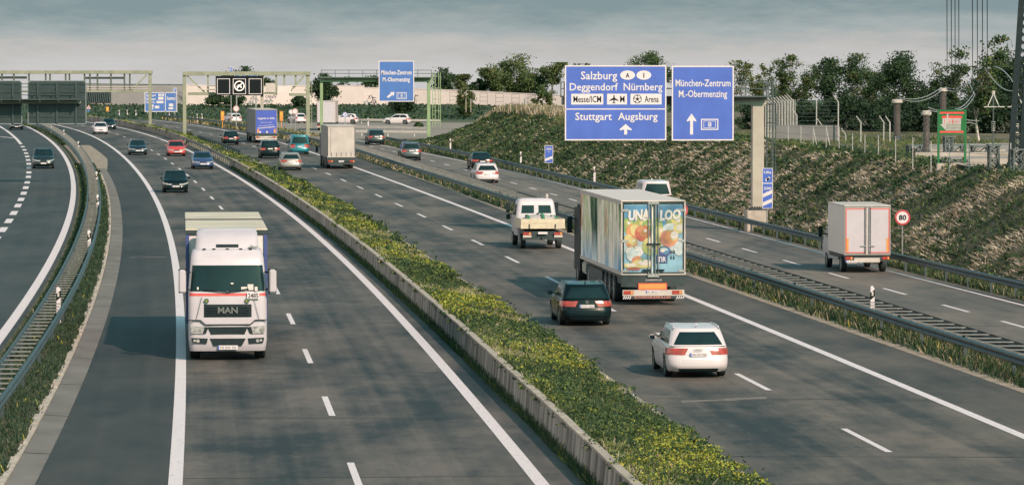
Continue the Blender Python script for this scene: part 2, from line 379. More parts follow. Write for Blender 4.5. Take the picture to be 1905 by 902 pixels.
# tar joints, pale scrapes and skid marks on the asphalt
tarm = mat('tar_joint', (.022,.026,.027), .7, 0, .3, 6); scr = mat('pale_scrape', (.15,.14,.125), .85, 0, .3, 4)
def cross_strip(fa, fb, y, w, mt, name, skew=0.0):
    q = MB(); n = 6; a, b = fa(y), fb(y); pts = [(a+(b-a)*i/n, y+skew*i/n+random.uniform(-.05,.05)) for i in range(n+1)]
    for (xa, ya), (xb, yb) in zip(pts[:-1], pts[1:]):
        w0 = w*random.uniform(.5,1.1); q.add([(xa,ya-w0/2,.004),(xb,yb-w0/2,.004),(xb,yb+w0/2,.004),(xa,ya+w0/2,.004)], [(0,1,2,3)])
    o = q.build(name, mt, fix=False); o['kind'] = 'structure'
for y in (88,103,118,141,171,189,214,247,283): cross_strip(off('L2',.2), off('L3',-.2), y, .10, tarm, 'tar_joint', random.uniform(-.6,.6))
for y in (93,109,127,146,176,203,231,262,300): cross_strip(off('kerb',.4), off('L6',-.2), y, .10, tarm, 'tar_joint', random.uniform(-.6,.6))
for y in (115,139,163,199,241): cross_strip(off('C3l',.4), off('C3r',-.4), y, .09, tarm, 'tar_joint', random.uniform(-.4,.4))
cross_strip(off('kerb',.6), off('D2',-1.2), 202, .55, scr, 'pale_scrape', .5); cross_strip(off('D2',-3.0), off('D2',-.6), 108, .7, scr, 'pale_scrape', 1.2)
cross_strip(off('gutR',.4), off('L2',-.4), 188, .35, scr, 'pale_scrape', .2)
for i in range(9): cross_strip(off('gutR',.15), off('gutR',1.5+.1*(i%3)), 145.5+1.15*i, .30, tarm, 'skid_mark', .1)

# cross road beyond the end of the collector road
side_m = mat('far_asphalt', (.19,.175,.155), .85, 0, .2, .2)
m = MB(); m.add([(-35,548.1,.0),(30,548.1,.0),(30,604,.0),(-44,604,.0)], [(0,1,2,3)]); m.add([(-24,470,-.012),(12,470,-.012),(12,548,-.012),(-36,548,-.012)], [(0,1,2,3)])
o = m.build('cross_road', side_m, fix=False); o['kind'] = 'structure'

# ------------------------------------------------------------------ embankment on the right, with plateau; far bank on the horizon
EMB_H = 4.0
def emb_w(Y): return 5.6+max(0, min(1, (Y-170)/260))*2.4
def emb_taper(Y):
    t = max(0, min(1, (458-Y)/46)); return t*t*(3-2*t)
def emb_h(Y, d):
    t = max(0, min(1, d/emb_w(Y))); s = t*.75+.25*t*t*(3-2*t)
    return EMB_H*s*emb_taper(Y)+.06
def emb_x0(Y): return LN['g3'](Y)+.85
ds = [0,.5,1,1.5,2,2.6,3.2,3.8,4.4,5,5.6,6.2,6.8,7.4,8,9,10.5,13,17,24,40,70,120]
ys = yrange(64, 470, 2.5)
vs = []; fs = []; w = len(ds)
for Y in ys:
    for d in ds:
        z = emb_h(Y, d)
        if 0 < d < 30: z += (float(vnoise(d, Y, 2.3, 5))-.5)*.22+(float(vnoise(d, Y, 7, 6))-.5)*.35*min(1, d/3)
        vs.append((emb_x0(Y)+d, Y, z))
for i in range(len(ys)-1):
    for j in range(w-1): fs.append((i*w+j, i*w+j+1, (i+1)*w+j+1, (i+1)*w+j))
em_m = mat('embankment_soil', (.038,.055,.028), .95, 0, .3, .55, detail=10, col2=(.15,.125,.08), contrast=1.2, bump=.4, stretch=(1,.6,1))
me = bpy.data.meshes.new('embankment'); me.from_pydata(vs, [], fs); me.materials.append(em_m)
me.polygons.foreach_set('use_smooth', [True]*len(me.polygons))
o = bpy.data.objects.new('embankment', me); COL.objects.link(o); o['kind'] = 'structure'
# far bank that carries the white wall
vs = []; fs = []; xs = [-130+10*i for i in range(24)]
for X in xs:
    for Y, z in ((628,-.05),(640,.2),(672,1.1),(694,1.65),(760,1.9),(800,-1)):
        vs.append((X, Y, z+(float(vnoise(X, Y, 9, 8))-.5)*.3))
for i in range(len(xs)-1):
    for j in range(5): fs.append((i*6+j, (i+1)*6+j, (i+1)*6+j+1, i*6+j+1))
hm = mat('ivy_bank', (.02,.05,.028), .9, 0, .4, .8, detail=10, col2=(.035,.075,.035), bump=.4)
me = bpy.data.meshes.new('far_bank'); me.from_pydata(vs, [], fs); me.materials.append(hm)
o = bpy.data.objects.new('far_bank', me); COL.objects.link(o); o['kind'] = 'structure'

# ------------------------------------------------------------------ median wall
wm = mat('median_wall_concrete', (.205,.19,.165), .9, 0, .66, 1.6, detail=10, bump=.3, stretch=(1.2,1.2,.16), contrast=1.5)
wt = mat('median_wall_coping', (.30,.275,.235), .9, 0, .25, 1.5, detail=9)
def median_wall(y0, y1, label):
    root = empty('median_wall', (LN['wall'](y0), y0, 0), 0, label, 'wall', 'concrete median walls')
    bx, by = root.location.x, root.location.y
    m = MB(); c = MB(); y = y0; H = .70
    while y < y1-1:
        for a, b in ((y, y+2.45), (y+2.45, y+4.98)):
            x0, x1 = LN['wall'](a)-bx, LN['wall'](b)-bx; a -= by; b -= by
            x0 += random.uniform(-.012,.012); x1 += random.uniform(-.012,.012)
            m.add([(x0,a,0),(x0+.06,a,H),(x0+.28,a,H),(x0+.28,a,0),(x1,b,0),(x1+.06,b,H),(x1+.28,b,H),(x1+.28,b,0)], [(0,4,5,1),(1,5,6,2),(2,6,7,3),(0,1,2,3),(4,7,6,5)])
            c.add([(x0+.04,a,H),(x0+.04,a,H+.06),(x0+.24,a,H+.06),(x0+.24,a,H),(x1+.04,b,H),(x1+.04,b,H+.06),(x1+.24,b,H+.06),(x1+.24,b,H)], [(0,4,5,1),(1,5,6,2),(2,6,7,3),(0,1,2,3),(4,7,6,5)])
        y += 5
    m.build('wall_face', wm, root); c.build('coping', wt, root)
median_wall(62, 349, 'stained concrete median wall running from the foreground up to the steel barrier gap')
median_wall(450, 690, 'distant concrete median wall curving away beyond the red car with a yellow green hedge on top')
def med_z0(Y): return .62
grid('median_soil', off('wall', .27), off('kerb', -.31), yrange(62, 349), .62, .09, M['soil'], 6, bump=.07)
grid('median_soil', off('wall', .27), off('kerb', -.31), yrange(450, 690), .62, .09, M['soil'], 6, bump=.07)

# ------------------------------------------------------------------ guardrails
WP = [(.0,.45),(.075,.49),(.075,.545),(.01,.60),(.075,.655),(.075,.71),(.0,.75)]
def rail_mesh(fn, y0, y1, side, bx, by, dz=0.0, step=4):
    m = MB(); ys = yrange(y0, y1, step); prof = [(u*side, z) for u, z in WP]+[((u-.014)*side, z) for u, z in WP[::-1]]
    n = len(prof); vs = []
    for Y in ys: vs += [(fn(Y)+u-bx, Y-by, z+dz) for u, z in prof]
    fs = []
    for i in range(len(ys)-1):
        for j in range(n): fs.append((i*n+j, i*n+(j+1)%n, (i+1)*n+(j+1)%n, (i+1)*n+j))
    fs += [tuple(range(n)), tuple(range((len(ys)-1)*n, len(ys)*n))]
    m.add(vs, fs); return m
def posts(root, fn, y0, y1, sp, offx, mt, z1=.70, z0=0.0, first=None):
    bx, by = root.location.x, root.location.y
    p = MB(); p.box(-.05,.05,-.035,.035,z0,z1); first = p.build('post', mt, root)
    y = y0; k = 0
    while y <= y1 and k < 100:
        o = first if k == 0 else first.copy()
        if k: COL.objects.link(o); o.parent = root
        o.location = (fn(y)+offx-bx, y-by, 0); k += 1; y += sp
    return first
def guardrail(label, fn, y0, y1, side, sp, mt, group=None, second=None, bars=0, y0b=None, y1b=None, barm=None):
    barm = barm or mt
    root = empty('guardrail', (fn(y0), y0, 0), 0, label, 'guardrail', group)
    bx, by = root.location.x, root.location.y
    rail_mesh(fn, y0, y1, side, bx, by).build('rail', mt, root)
    posts(root, fn, y0+1, y1-.5, sp, -side*.07, mt)
    if second:
        a, b = y0b or y0, y1b or y1
        rail_mesh(second, a, b, -side, bx, by).build('rail', mt, root)
        posts(root, second, a+1, b-.5, sp*1.6, side*.07, mt)
        if bars:
            y = max(y0, a); k = 0; rest = MB(); first = None
            while y < min(y1, b):
                xa, xb = fn(y), second(y); h = heading(y, fn)
                if k < 100:
                    if first is None:
                        w = abs(xb-xa)/2; p = MB(); p.box(-w+.02, w-.02, -bars/2, bars/2, -.015, .015); first = o = p.build('crossbar', barm, root)
                    else:
                        o = first.copy(); COL.objects.link(o); o.parent = root
                    o.location = ((xa+xb)/2-bx, y-by, .735); o.rotation_euler = (0, 0, 0)
                else: rest.box(min(xa,xb)-bx+.02, max(xa,xb)-bx-.02, y-bars/2-by, y+bars/2-by, .72, .75)
                k += 1; y += 1.65
            if rest.v: tag(rest.build('crossbar', barm, root), kind='stuff')
    return root
ST, DS = mat('crossbar_steel', (.17,.175,.17), .8, 0, .25, 3, spec=.15), M['dsteel']
guardrail('ladder shaped double guardrail curving along the left verge between slip road and truck lane', LN['ladL'], 92, 560, -1, 6, DS, None, LN['ladR'], .17, barm=ST)
guardrail('long double guardrail with slatted top between the box truck lane and the collector road', LN['g2f'], 96, 640, -1, 6.4, DS, None, LN['g2r'], .17, 96, 455, ST)
guardrail('dark single guardrail along the foot of the right embankment', LN['g3'], 110, 452, -1, 4.0, DS)
guardrail('steel barrier closing the median wall gap on the side of the oncoming blue car', off('wall', .1), 347, 452, -1, 4, ST, 'barriers in the median gap')
guardrail('steel barrier closing the median wall gap on the side of the black cars driving away', off('kerb', -.6), 384, 462, 1, 4, DS, 'barriers in the median gap')
def straight_rail(label, x0, x1, Y0, Y1, sp, mt, z=0.0, n=0):
    root = empty('guardrail', (x0, Y0, z), 0, label, 'guardrail', 'guardrails of the far cross road')
    m = MB(); L = math.hypot(x1-x0, Y1-Y0)
    m.bar((0,0,.6),(x1-x0,Y1-Y0,.6),.06,.30); m.build('rail', mt, root)
    p = MB(); p.box(-.06,.06,.04,.1,0,.62); f = p.build('post', mt, root); k = 0; t = 1.0
    while t < L and k < 60:
        o = f if k == 0 else f.copy()
        if k: COL.objects.link(o); o.parent = root
        o.location = ((x1-x0)*t/L, (Y1-Y0)*t/L, 0); t += sp; k += 1
lg = mat('light_galvanised', (.55,.53,.50), .45, .4, .1, 2)
straight_rail('pale guardrail in front of the white cars on the cross road', x_at(612,596), x_at(820,585), 596, 585, 5, lg)
straight_rail('bright galvanised guardrail bending across behind the grey tarpaulin truck', x_at(640,530), x_at(792,518), 532, 518, 4, lg)
straight_rail('low guardrail above the dry yellow grass beyond the dark car on the collector road', x_at(660,494), x_at(795,490), 496, 490, 4, lg)
# ------------------------------------------------------------------ reflector posts
def reflector_post_proto():
    r = empty('reflector_post', (0,0,0), 0, 'p', 'reflector post', 'white reflector posts along the roads')
    b = MB(); b.prism([(-.06,0),(.06,0),(.06,.94),(.0,1.02),(-.06,1.0)], lambda u,v:(u,-.05,v), lambda u,v:(u,.05,v)); b.build('post', M['sgwhite'], r, bevel=.008)
    k = MB(); k.prism([(-.062,.62),(.062,.72),(.062,.92),(-.062,.82)], lambda u,v:(u,-.054,v), lambda u,v:(u,.054,v)); bd = k.build('band', M['sgblack'], r)
    q = MB(); q.box(-.025,.025,-.06,-.0545,.74,.86); q.build('reflector', M['offwhite'], bd)
    return r
rp = reflector_post_proto(); first = True
for px, pb, pt, on, lab in ((109,562,537,1,'white reflector post on the ladder guardrail, nearest to the camera on the left verge'),
    (166,449,428,1,'white reflector post on the ladder guardrail, second one from the camera'),
    (182,379,363,1,'white reflector post on the ladder guardrail, below the bend beside the paved verge'),
    (180,333,320,1,'white reflector post on the ladder guardrail, at the top end of the paved verge'),
    (146,273,262,1,'white reflector post where the ladder guardrail meets the gravel verge'),
    (119,250,238,1,'white reflector post far up the ladder guardrail, level with the white oncoming car'),
    (96,237,226,1,'tiny white reflector post under the dark sign backs'),
    (1623,560,536,2,'white reflector post standing in the double guardrail right of the trailer'),
    (1213,374,352,3,'white reflector post behind the guardrail left of the grey gantry column'),
    (838,278,267,3,'white reflector post at the embankment foot beside the pale green gantry'),
    (969,309,297,3,'white reflector post on the embankment foot between sedan and distance sign'),
    (1106,341,328,3,'white reflector post at the embankment foot between distance sign and the trailer roof')):
    if on == 3:
        # stands on the slope foot just behind the guardrail
        lo, hi = 120, 450
        for _ in range(40):
            Y = (lo+hi)/2
            if (LN['g3'](Y)+1.3-x_at(px, Y)) > 0: lo = Y
            else: hi = Y
        X, z = LN['g3'](Y)+1.3, emb_h(Y, .45)
    else: X, Y = ground_at(px, pb, .75); z = 0
    o = rp if first else copy_tree(rp); first = False
    o.location = (X, Y, z); o['label'] = lab
    if on != 3: o.scale = (1.25, 1, 1.28)
# ------------------------------------------------------------------ lettering
_TX = {}
def text_geo(s, bold=0.0):
    """flat text: (verts2d, faces, width, height) with its lower left corner at the origin"""
    if (s, bold) in _TX: return _TX[(s, bold)]
    cu = bpy.data.curves.new('t', 'FONT'); cu.body = s; cu.size = 1; cu.resolution_u = 2; cu.offset = bold
    ob = bpy.data.objects.new('t', cu); COL.objects.link(ob); bpy.context.view_layer.update()
    me = ob.evaluated_get(bpy.context.evaluated_depsgraph_get()).to_mesh()
    v = [(p.co.x, p.co.y) for p in me.vertices]; f = [tuple(p.vertices) for p in me.polygons]
    ob.evaluated_get(bpy.context.evaluated_depsgraph_get()).to_mesh_clear()
    bpy.data.objects.remove(ob); bpy.data.curves.remove(cu)
    x0 = min(p[0] for p in v); x1 = max(p[0] for p in v); y0 = min(p[1] for p in v); y1 = max(p[1] for p in v)
    r = ([(a-x0, b) for a, b in v], f, x1-x0, y0, y1); _TX[(s, bold)] = r; return r
class Face:
    """a flat face: u to the viewer's right, v up, d towards the viewer"""
    def __init__(s, o, u, n): s.o = Vector(o); s.u = Vector(u).normalized(); s.n = Vector(n).normalized(); s.v = Vector((0,0,1)) if abs(s.n.z) < .5 else Vector((0,1,0))
    def p(s, a, b, d=0.0): return s.o+s.u*a+s.v*b+s.n*d
    def poly(s, mb, pts, d0, d1, mi=0): mb.prism(pts, lambda a,b: s.p(a,b,d0), lambda a,b: s.p(a,b,d1), mi)
    def rect(s, mb, a0, a1, b0, b1, d0, d1, mi=0): s.poly(mb, [(a0,b0),(a1,b0),(a1,b1),(a0,b1)], d0, d1, mi)
    def ring(s, mb, a, b, r0, r1, d0, d1, mi=0, n=24, sq=1.0):
        for i in range(n):
            t0, t1 = 2*math.pi*i/n, 2*math.pi*(i+1)/n
            s.poly(mb, [(a+r0*math.cos(t0)*sq,b+r0*math.sin(t0)),(a+r1*math.cos(t0)*sq,b+r1*math.sin(t0)),(a+r1*math.cos(t1)*sq,b+r1*math.sin(t1)),(a+r0*math.cos(t1)*sq,b+r0*math.sin(t1))], d0, d1, mi)
    def disc(s, mb, a, b, r, d0, d1, mi=0, n=24, sq=1.0):
        s.poly(mb, [(a+r*sq*math.cos(2*math.pi*i/n), b+r*math.sin(2*math.pi*i/n)) for i in range(n)], d0, d1, mi)
    def frame(s, mb, a0, a1, b0, b1, w, d0, d1, mi=0):
        s.rect(mb,a0,a1,b0,b0+w,d0,d1,mi); s.rect(mb,a0,a1,b1-w,b1,d0,d1,mi); s.rect(mb,a0,a0+w,b0+w,b1-w,d0,d1,mi); s.rect(mb,a1-w,a1,b0+w,b1-w,d0,d1,mi)
    def text(s, mb, t, a, b, h, w=None, d=.01, mi=0, bold=0.0, align='c', rot=0.0, shear=0.0):
        v, f, tw, lo, hi = text_geo(t, bold); k = h/.72; kx = (w/tw) if w else k
        ox = {'c': -tw*kx/2, 'l': 0, 'r': -tw*kx}[align]; cr_, sr = math.cos(rot), math.sin(rot)
        vs = []
        for x, y in v:
            X, Y = ox+x*kx+shear*y*k, y*k; vs.append(s.p(a+X*cr_-Y*sr, b+X*sr+Y*cr_, d))
        mb.add(vs, f, mi)

# ------------------------------------------------------------------ cars: ring lofts
NRH, NC, NS = 5, 6, 64
NRING = 4*NRH+4*NC+2*NS
def ring_xy(w, y0, y1, c0, c1, b0, b1):
    """closed outline seen from above, starting at the middle of the tail and going to +x; every ring has the same count"""
    c0 = min(c0, w*.9); c1 = min(c1, w*.9); half = []
    for i in range(NRH): half.append(((w-c0)*i/NRH, y0+b0*((w-c0)*i/NRH/w)**2))
    t0 = b0*((w-c0)/w)**2
    for i in range(NC):
        t = math.pi/2*i/NC; half.append((w-c0+c0*math.sin(t), y0+t0+(c0-t0*.0)*(1-math.cos(t))))
    ya = y0+t0+c0; t1 = b1*((w-c1)/w)**2; yb = y1-t1-c1
    for i in range(NS): half.append((w, ya+(yb-ya)*i/NS))
    for i in range(NC):
        t = math.pi/2*i/NC; half.append((w-c1+c1*math.cos(t), yb+c1*math.sin(t)))
    for i in range(NRH): q = (w-c1)*(1-i/NRH); half.append((q, y1-b1*(q/w)**2))
    half.append((0, y1))
    return half+[(-x, y) for x, y in half[-2:0:-1]]
SIDE0, SIDE1, FR0 = NRH+NC, NRH+NC+NS, NRH+2*NC+NS
HALF = 2*NRH+2*NC+NS
def interp(tab, x):
    if x <= tab[0][0]: return tab[0][1]
    for (a, u), (b, v) in zip(tab[:-1], tab[1:]):
        if x <= b: return u+(v-u)*(x-a)/(b-a)
    return tab[-1][1]
def smooth_tab(tab, x, r=.12): return (interp(tab, x-r)+2*interp(tab, x)+interp(tab, x+r))/4
class Loft:
    def __init__(s, fn): s.fn = fn; s.c = {}
    def ring(s, t):
        t = round(t, 4)
        if t not in s.c: s.c[t] = s.fn(t)
        return s.c[t]
    def pt(s, p, t):
        r = s.ring(t); n = len(r); p %= n; i = int(p) % n; f = p-int(p); a, b = r[i], r[(i+1) % n]
        return Vector((a[0]+(b[0]-a[0])*f, a[1]+(b[1]-a[1])*f, a[2]+(b[2]-a[2])*f))
    def mesh(s, mb, ts, mi=0):
        n = len(s.ring(ts[0])); vs = []; fs = []
        for t in ts: vs += s.ring(t)
        for k in range(len(ts)-1):
            for i in range(n): fs.append((k*n+i, k*n+(i+1) % n, (k+1)*n+(i+1) % n, (k+1)*n+i))
        mb.add(vs, fs, mi)
    def patch(s, mb, p0, p1, t0, t1, off=.006, npp=8, ntt=4, mi=0, depth=.02):
        """a thin shell lying on the surface; p0/p1 may be (bottom, top) pairs"""
        f = lambda q, u: q[0]+(q[1]-q[0])*u if isinstance(q, tuple) else q
        P = []
        for j in range(ntt+1):
            u = j/ntt; t = t0+(t1-t0)*u; a, b = f(p0, u), f(p1, u)
            for i in range(npp+1): P.append((a+(b-a)*i/npp, t))
        o = []; q = []
        for p, t in P:
            c = s.pt(p, t); e = .5; du = s.pt(p+e, t)-s.pt(p-e, t); dt = s.pt(p, min(1, t+.02))-s.pt(p, max(0, t-.02))
            n = du.cross(dt)
            n = n.normalized() if n.length > 1e-9 else Vector((0,0,1))
            o.append(c+n*off); q.append(c-n*depth)
        w = npp+1; fs = []
        for j in range(ntt):
            for i in range(npp): fs.append((j*w+i, j*w+i+1, (j+1)*w+i+1, (j+1)*w+i))
        N = len(o); ed = [j for j in range(npp+1)]+[j*w+npp for j in range(1, ntt+1)]+[ntt*w+i for i in range(npp-1, -1, -1)]+[j*w for j in range(ntt-1, 0, -1)]
        for a, b in zip(ed, ed[1:]+ed[:1]): fs.append((a, N+a, N+b, b))
        mb.add(o+q, fs, mi)
SPEC = dict(
 wagon=dict(L=4.72, W=1.83, H=1.48, wb=2.80, fo=.92, wr=.33, zt=[(-2.4,.96),(.9,.95),(1.25,.93),(1.9,.84),(2.2,.74),(2.36,.66)], gr=(-2.25,-1.88), gf=(1.22,.22), wg=(.83,.70), roof=[(-2.2,-.05),(-1.4,0),(0,.02),(.6,-.03)], nw=3),
 hatch=dict(L=4.25, W=1.80, H=1.52, wb=2.58, fo=.88, wr=.32, zt=[(-2.15,.97),(.9,.95),(1.2,.92),(1.75,.84),(2.0,.74),(2.13,.66)], gr=(-2.04,-1.66), gf=(1.18,.24), wg=(.82,.68), roof=[(-2,-.06),(-1.2,0),(0,.02),(.6,-.03)], nw=2),
 suv=dict(L=4.65, W=1.89, H=1.70, wb=2.75, fo=.90, wr=.37, zt=[(-2.35,1.10),(.8,1.08),(1.2,1.05),(1.85,.97),(2.15,.86),(2.33,.76)], gr=(-2.20,-1.86), gf=(1.16,.32), wg=(.835,.71), roof=[(-2.2,-.06),(-1.4,0),(0,.02),(.6,-.03)], nw=3),
 sedan=dict(L=4.75, W=1.84, H=1.46, wb=2.80, fo=.88, wr=.33, zt=[(-2.4,.94),(-1.6,.98),(.9,.93),(1.25,.91),(1.95,.82),(2.2,.73),(2.37,.65)], gr=(-1.80,-1.0), gf=(1.16,.16), wg=(.815,.65), roof=[(-1.2,-.03),(-.6,0),(0,.02),(.6,-.03)], nw=2),
 van=dict(L=4.90, W=1.92, H=1.96, wb=3.0, fo=.90, wr=.34, zt=[(-2.5,1.08),(1.2,1.06),(1.6,1.03),(2.1,.95),(2.35,.84),(2.45,.74)], gr=(-2.40,-2.28), gf=(1.72,.98), wg=(.87,.76), roof=[(-2.4,-.03),(-1.4,0),(0,.01),(1.2,-.04)], nw=3),
)
PAINT = dict(
  white=mat('car_white', (.51,.48,.51), .3, 0, .03, 1, coat=.25), black=mat('car_black', (.004,.011,.014), .25, 0, .1, 1, coat=.22, spec=.12), dblue=mat('car_dark_blue', (.018,.034,.05), .25, .3, .1, 1, coat=.35),
  blue=mat('car_blue', (.035,.062,.15), .28, .2, .1, 1, coat=.6), red=mat('car_red', (.42,.06,.055), .28, .1, .1, 1, coat=.5), silver=mat('car_silver', (.27,.262,.255), .35, .4, .06, 1, coat=.3),
  teal=mat('car_teal', (.012,.15,.20), .28, .2, .1, 1, coat=.35), grey=mat('car_grey', (.07,.085,.095), .28, .4, .1, 1, coat=.35), char=mat('car_charcoal', (.013,.024,.029), .3, .1, .1, 1, coat=.45))
def wheel_part(root, x, y, r, w, side, steel=False, spokes=7):
    """tyre as the part, rim (and spokes) as its sub-part"""
    t = MB(); prof = [(-w/2,r*.66),(-w/2,r*.93),(-w*.38,r),(w*.38,r),(w/2,r*.93),(w/2,r*.66)]; n = 28; vs = []; fs = []
    for i in range(n):
        a = 2*math.pi*i/n
        for u, rr in prof: vs.append((u, rr*math.cos(a), rr*math.sin(a)))
    k = len(prof)
    for i in range(n):
        for j in range(k-1): fs.append((i*k+j, i*k+j+1, ((i+1) % n)*k+j+1, ((i+1) % n)*k+j))
    t.add(vs, fs); o = t.build('wheel', M['rubber'], root, smooth=False); o.location = (x, y, r)
    m = MB(); e = side*w*.36
    m.cyl((-side*w*.45,0,0), (e*.35,0,0), r*.66, r*.66, 24, 1)
    m.cyl((e*.3,0,0), (e*1.25,0,0), r*.2, r*.16, 14)
    for i in range(spokes):
        a = 2*math.pi*i/spokes; c, s_ = math.cos(a), math.sin(a)
        m.bar((e*1.15, r*.12*c, r*.12*s_), (e*1.05, r*.63*c, r*.63*s_), r*.17, .03)
    nn = 24
    for i in range(nn):
        a, b = 2*math.pi*i/nn, 2*math.pi*(i+1)/nn
        m.add([(e*1.2,r*.60*math.cos(a),r*.60*math.sin(a)),(e*1.2,r*.67*math.cos(a),r*.67*math.sin(a)),(e*1.2,r*.67*math.cos(b),r*.67*math.sin(b)),(e*1.2,r*.60*math.cos(b),r*.60*math.sin(b))], [(0,1,2,3)])
    m.build('rim', [M['offwhite'] if steel else M['alloy'], M['dark']], o)
    return o
def plate(root, x, y, z, sgn, txt, w=.52, h=.112):
    """number plate with its lettering as a sub-part; sgn -1 tail, +1 nose"""
    F = Face((x, y, z), (-sgn,0,0), (0,sgn,0)); w = w if txt else w*.9; m = MB(); F.rect(m, -w/2, w/2, -h/2, h/2, -.012, .006)
    o = m.build('number_plate', M['sgwhite'], root, bevel=.003); 
    if txt: b = MB(); F.rect(b, -w/2+.004, -w/2+.045, -h/2+.004, h/2-.004, .007, .0085); b.build('country_band', M['blue'], o)
    if txt:
        k = MB(); F.text(k, txt, .02, -h*.30, h*.60, w*.80, .0095); k.build('lettering', M['sgblack'], o, fix=False)
    return o
LAMPS = {}
def car(kind, label, X, Y, rz, paint, plate_txt=None, lights=False, detail=True, roof=None, tailh=(.64,.89), rails=False, scale=1.0, group=None, badge=None):
    S = SPEC[kind]; L, W, H = S['L'], S['W'], S['H']; hw = W/2; cat = 'van' if kind == 'van' else 'car'
    root = empty('parked_car' if False else ('passenger_van' if kind == 'van' else 'car'), (X, Y, 0.006), rz, label, cat, group)
    yf = L/2-S['fo']; yr = yf-S['wb']; wr = S['wr']; sill = .19 if kind != 'suv' else .25
    wt_ = [(0,.93),(.12,.97),(.3,.995),(.55,1.0),(.75,.995),(.9,.975),(.96,.96),(1,.945)]
    r0 = [(0,.14),(.10,.05),(.22,.0),(.45,.01),(.58,.05),(.85,.09),(1,.15)]
    f0 = [(0,.16),(.12,.05),(.28,.0),(.5,.02),(.75,.08),(.9,.18),(1,.34)]
    def zb(y):
        z = sill+.03*max(0, abs(y)-L*.36)
        for yw in (yf, yr):
            d = abs(y-yw); Ra = wr+.055
            if d < Ra: z = max(z, wr*.98+math.sqrt(Ra*Ra-d*d))
        return z
    def lower(t):
        w = hw*interp(wt_, t); pts = ring_xy(w, -L/2+interp(r0, t), L/2-interp(f0, t), .40, .55, .10, .12); out = []
        for x, y in pts:
            a = zb(y) if abs(x) > hw*.72 else sill; b = smooth_tab(S['zt'], y)
            z = a+(b-a)*t if a < b*.6 else max(a, sill+(b-sill)*t)
            out.append((x, y, z))
        return out
    low = Loft(lower); P = PAINT[paint]
    m = MB(); ts = [0,.04,.1,.16,.22,.3,.4,.5,.58,.66,.74,.82,.88,.94,1]; low.mesh(m, ts)
    base = len(m.v); top = lower(1); n = NRING
    yc = sum(p[1] for p in top)/n
    caps = [(.97,.985,.018),(.85,.95,.045),(.6,.88,.065),(.3,.8,.075)]; prev = len(m.v)-n
    for sxx, syy, dz in caps:
        vs = [(x*sxx, yc+(y-yc)*syy, smooth_tab(S['zt'], yc+(y-yc)*syy)+dz) for x, y, z in top]
        b = len(m.v); m.v += vs
        for i in range(n): m.f.append((prev+i, prev+(i+1) % n, b+(i+1) % n, b+i)); m.m.append(0)
        prev = b
    m.v.append((0, yc, smooth_tab(S['zt'], yc)+.08)); c = len(m.v)-1
    for i in range(n): m.f.append((prev+i, prev+(i+1) % n, c)); m.m.append(0)
    # greenhouse
    (ra, rb), (fa, fb), (wa, wb_) = S['gr'], S['gf'], S['wg']
    def upper(t):
        e = t**.85
        w = hw*(wa+(wb_-wa)*(.55*t+.45*t*t))*1.12 if False else hw*(wa*1.13+(wb_*1.13-wa*1.13)*(.75*t+.25*t*t))
        pts = ring_xy(w, ra+(rb-ra)*(.8*t+.2*t*t), fa+(fb-fa)*(.9*t+.1*t*t), .22+.14*t, .30+.06*t, .09, .16); out = []
        for x, y in pts:
            a = smooth_tab(S['zt'], y)-.015; b = H-.045+interp(S['roof'], y); out.append((x, y, a+(b-a)*t))
        return out
    up = Loft(upper); up.mesh(m, [0,.15,.3,.45,.6,.72,.82,.9,.95,1])
    top = upper(1); prev = len(m.v)-n; yc = (rb+fb)/2
    for sxx, syy, dz in ((.97,.985,.018),(.88,.95,.034),(.6,.85,.044),(.3,.7,.048)):
        b = len(m.v); m.v += [(x*sxx, yc+(y-yc)*syy, z+dz) for x, y, z in top]
        for i in range(n): m.f.append((prev+i, prev+(i+1) % n, b+(i+1) % n, b+i)); m.m.append(0)
        prev = b
    m.v.append((0, yc, H+.005)); c = len(m.v)-1
    for i in range(n): m.f.append((prev+i, prev+(i+1) % n, c)); m.m.append(0)
    m.build('body', P, root, smooth=True, fix=False)
    # glass
    def patch(name, mt, lf, *a, **k):
        q = MB(); lf.patch(q, *a, **k); return q.build(name, mt, root, smooth=False, fix=False)
    hp = NRING/2
    patch('windshield', M['glass'], up, (hp-NRH-3.6, hp-NRH-2.6), (hp+NRH+3.6, hp+NRH+2.6), .08, .90, npp=16, ntt=5)
    patch('rear_window', M['glass'], up, (-NRH-1.8, -NRH-1.2), (NRH+1.8, NRH+1.2), .08 if kind != 'sedan' else .06, .86, npp=14, ntt=5)
    nw = S['nw']; a0, a1 = SIDE0-1.0, SIDE1+1.5; cuts = {2:[0,.50,1], 3:[0,.24,.60,1]}[nw]
    for sd in (1, -1):
        for u, v in zip(cuts[:-1], cuts[1:]):
            p0, p1 = a0+(a1-a0)*u+.8, a0+(a1-a0)*v-.8
            if sd < 0: p0, p1 = NRING-p1, NRING-p0
            patch('side_window', M['glass'], up, p0, p1, .12, .86, npp=10, ntt=3, off=.005)
    # lamps, grille, bumper
    tl0, tl1 = tailh
    for sd in (1, -1):
        p0, p1 = ((3.9,3.0), SIDE0+2.5) if kind not in ('van','suv') else (4.2, SIDE0+2)
        if kind == 'van': tl0, tl1 = .55, 1.0
        if sd < 0: p0, p1 = -p1, (tuple(-v for v in p0) if isinstance(p0, tuple) else -p0)
        patch('taillight', M['red'], low, p0, p1, tl0, tl1, npp=8, ntt=3, off=.010)
        p0, p1 = FR0-NC-.5, FR0+1.2
        if sd < 0: p0, p1 = NRING-p1, NRING-p0
        patch('headlight', M['lamp'], low, p0, p1, .68, .81, npp=8, ntt=3, off=.010)
    tg_ = patch('tailgate', P, low, -NRH+.3, NRH-.3, .34, .985, npp=12, ntt=5, off=.005, depth=.004)
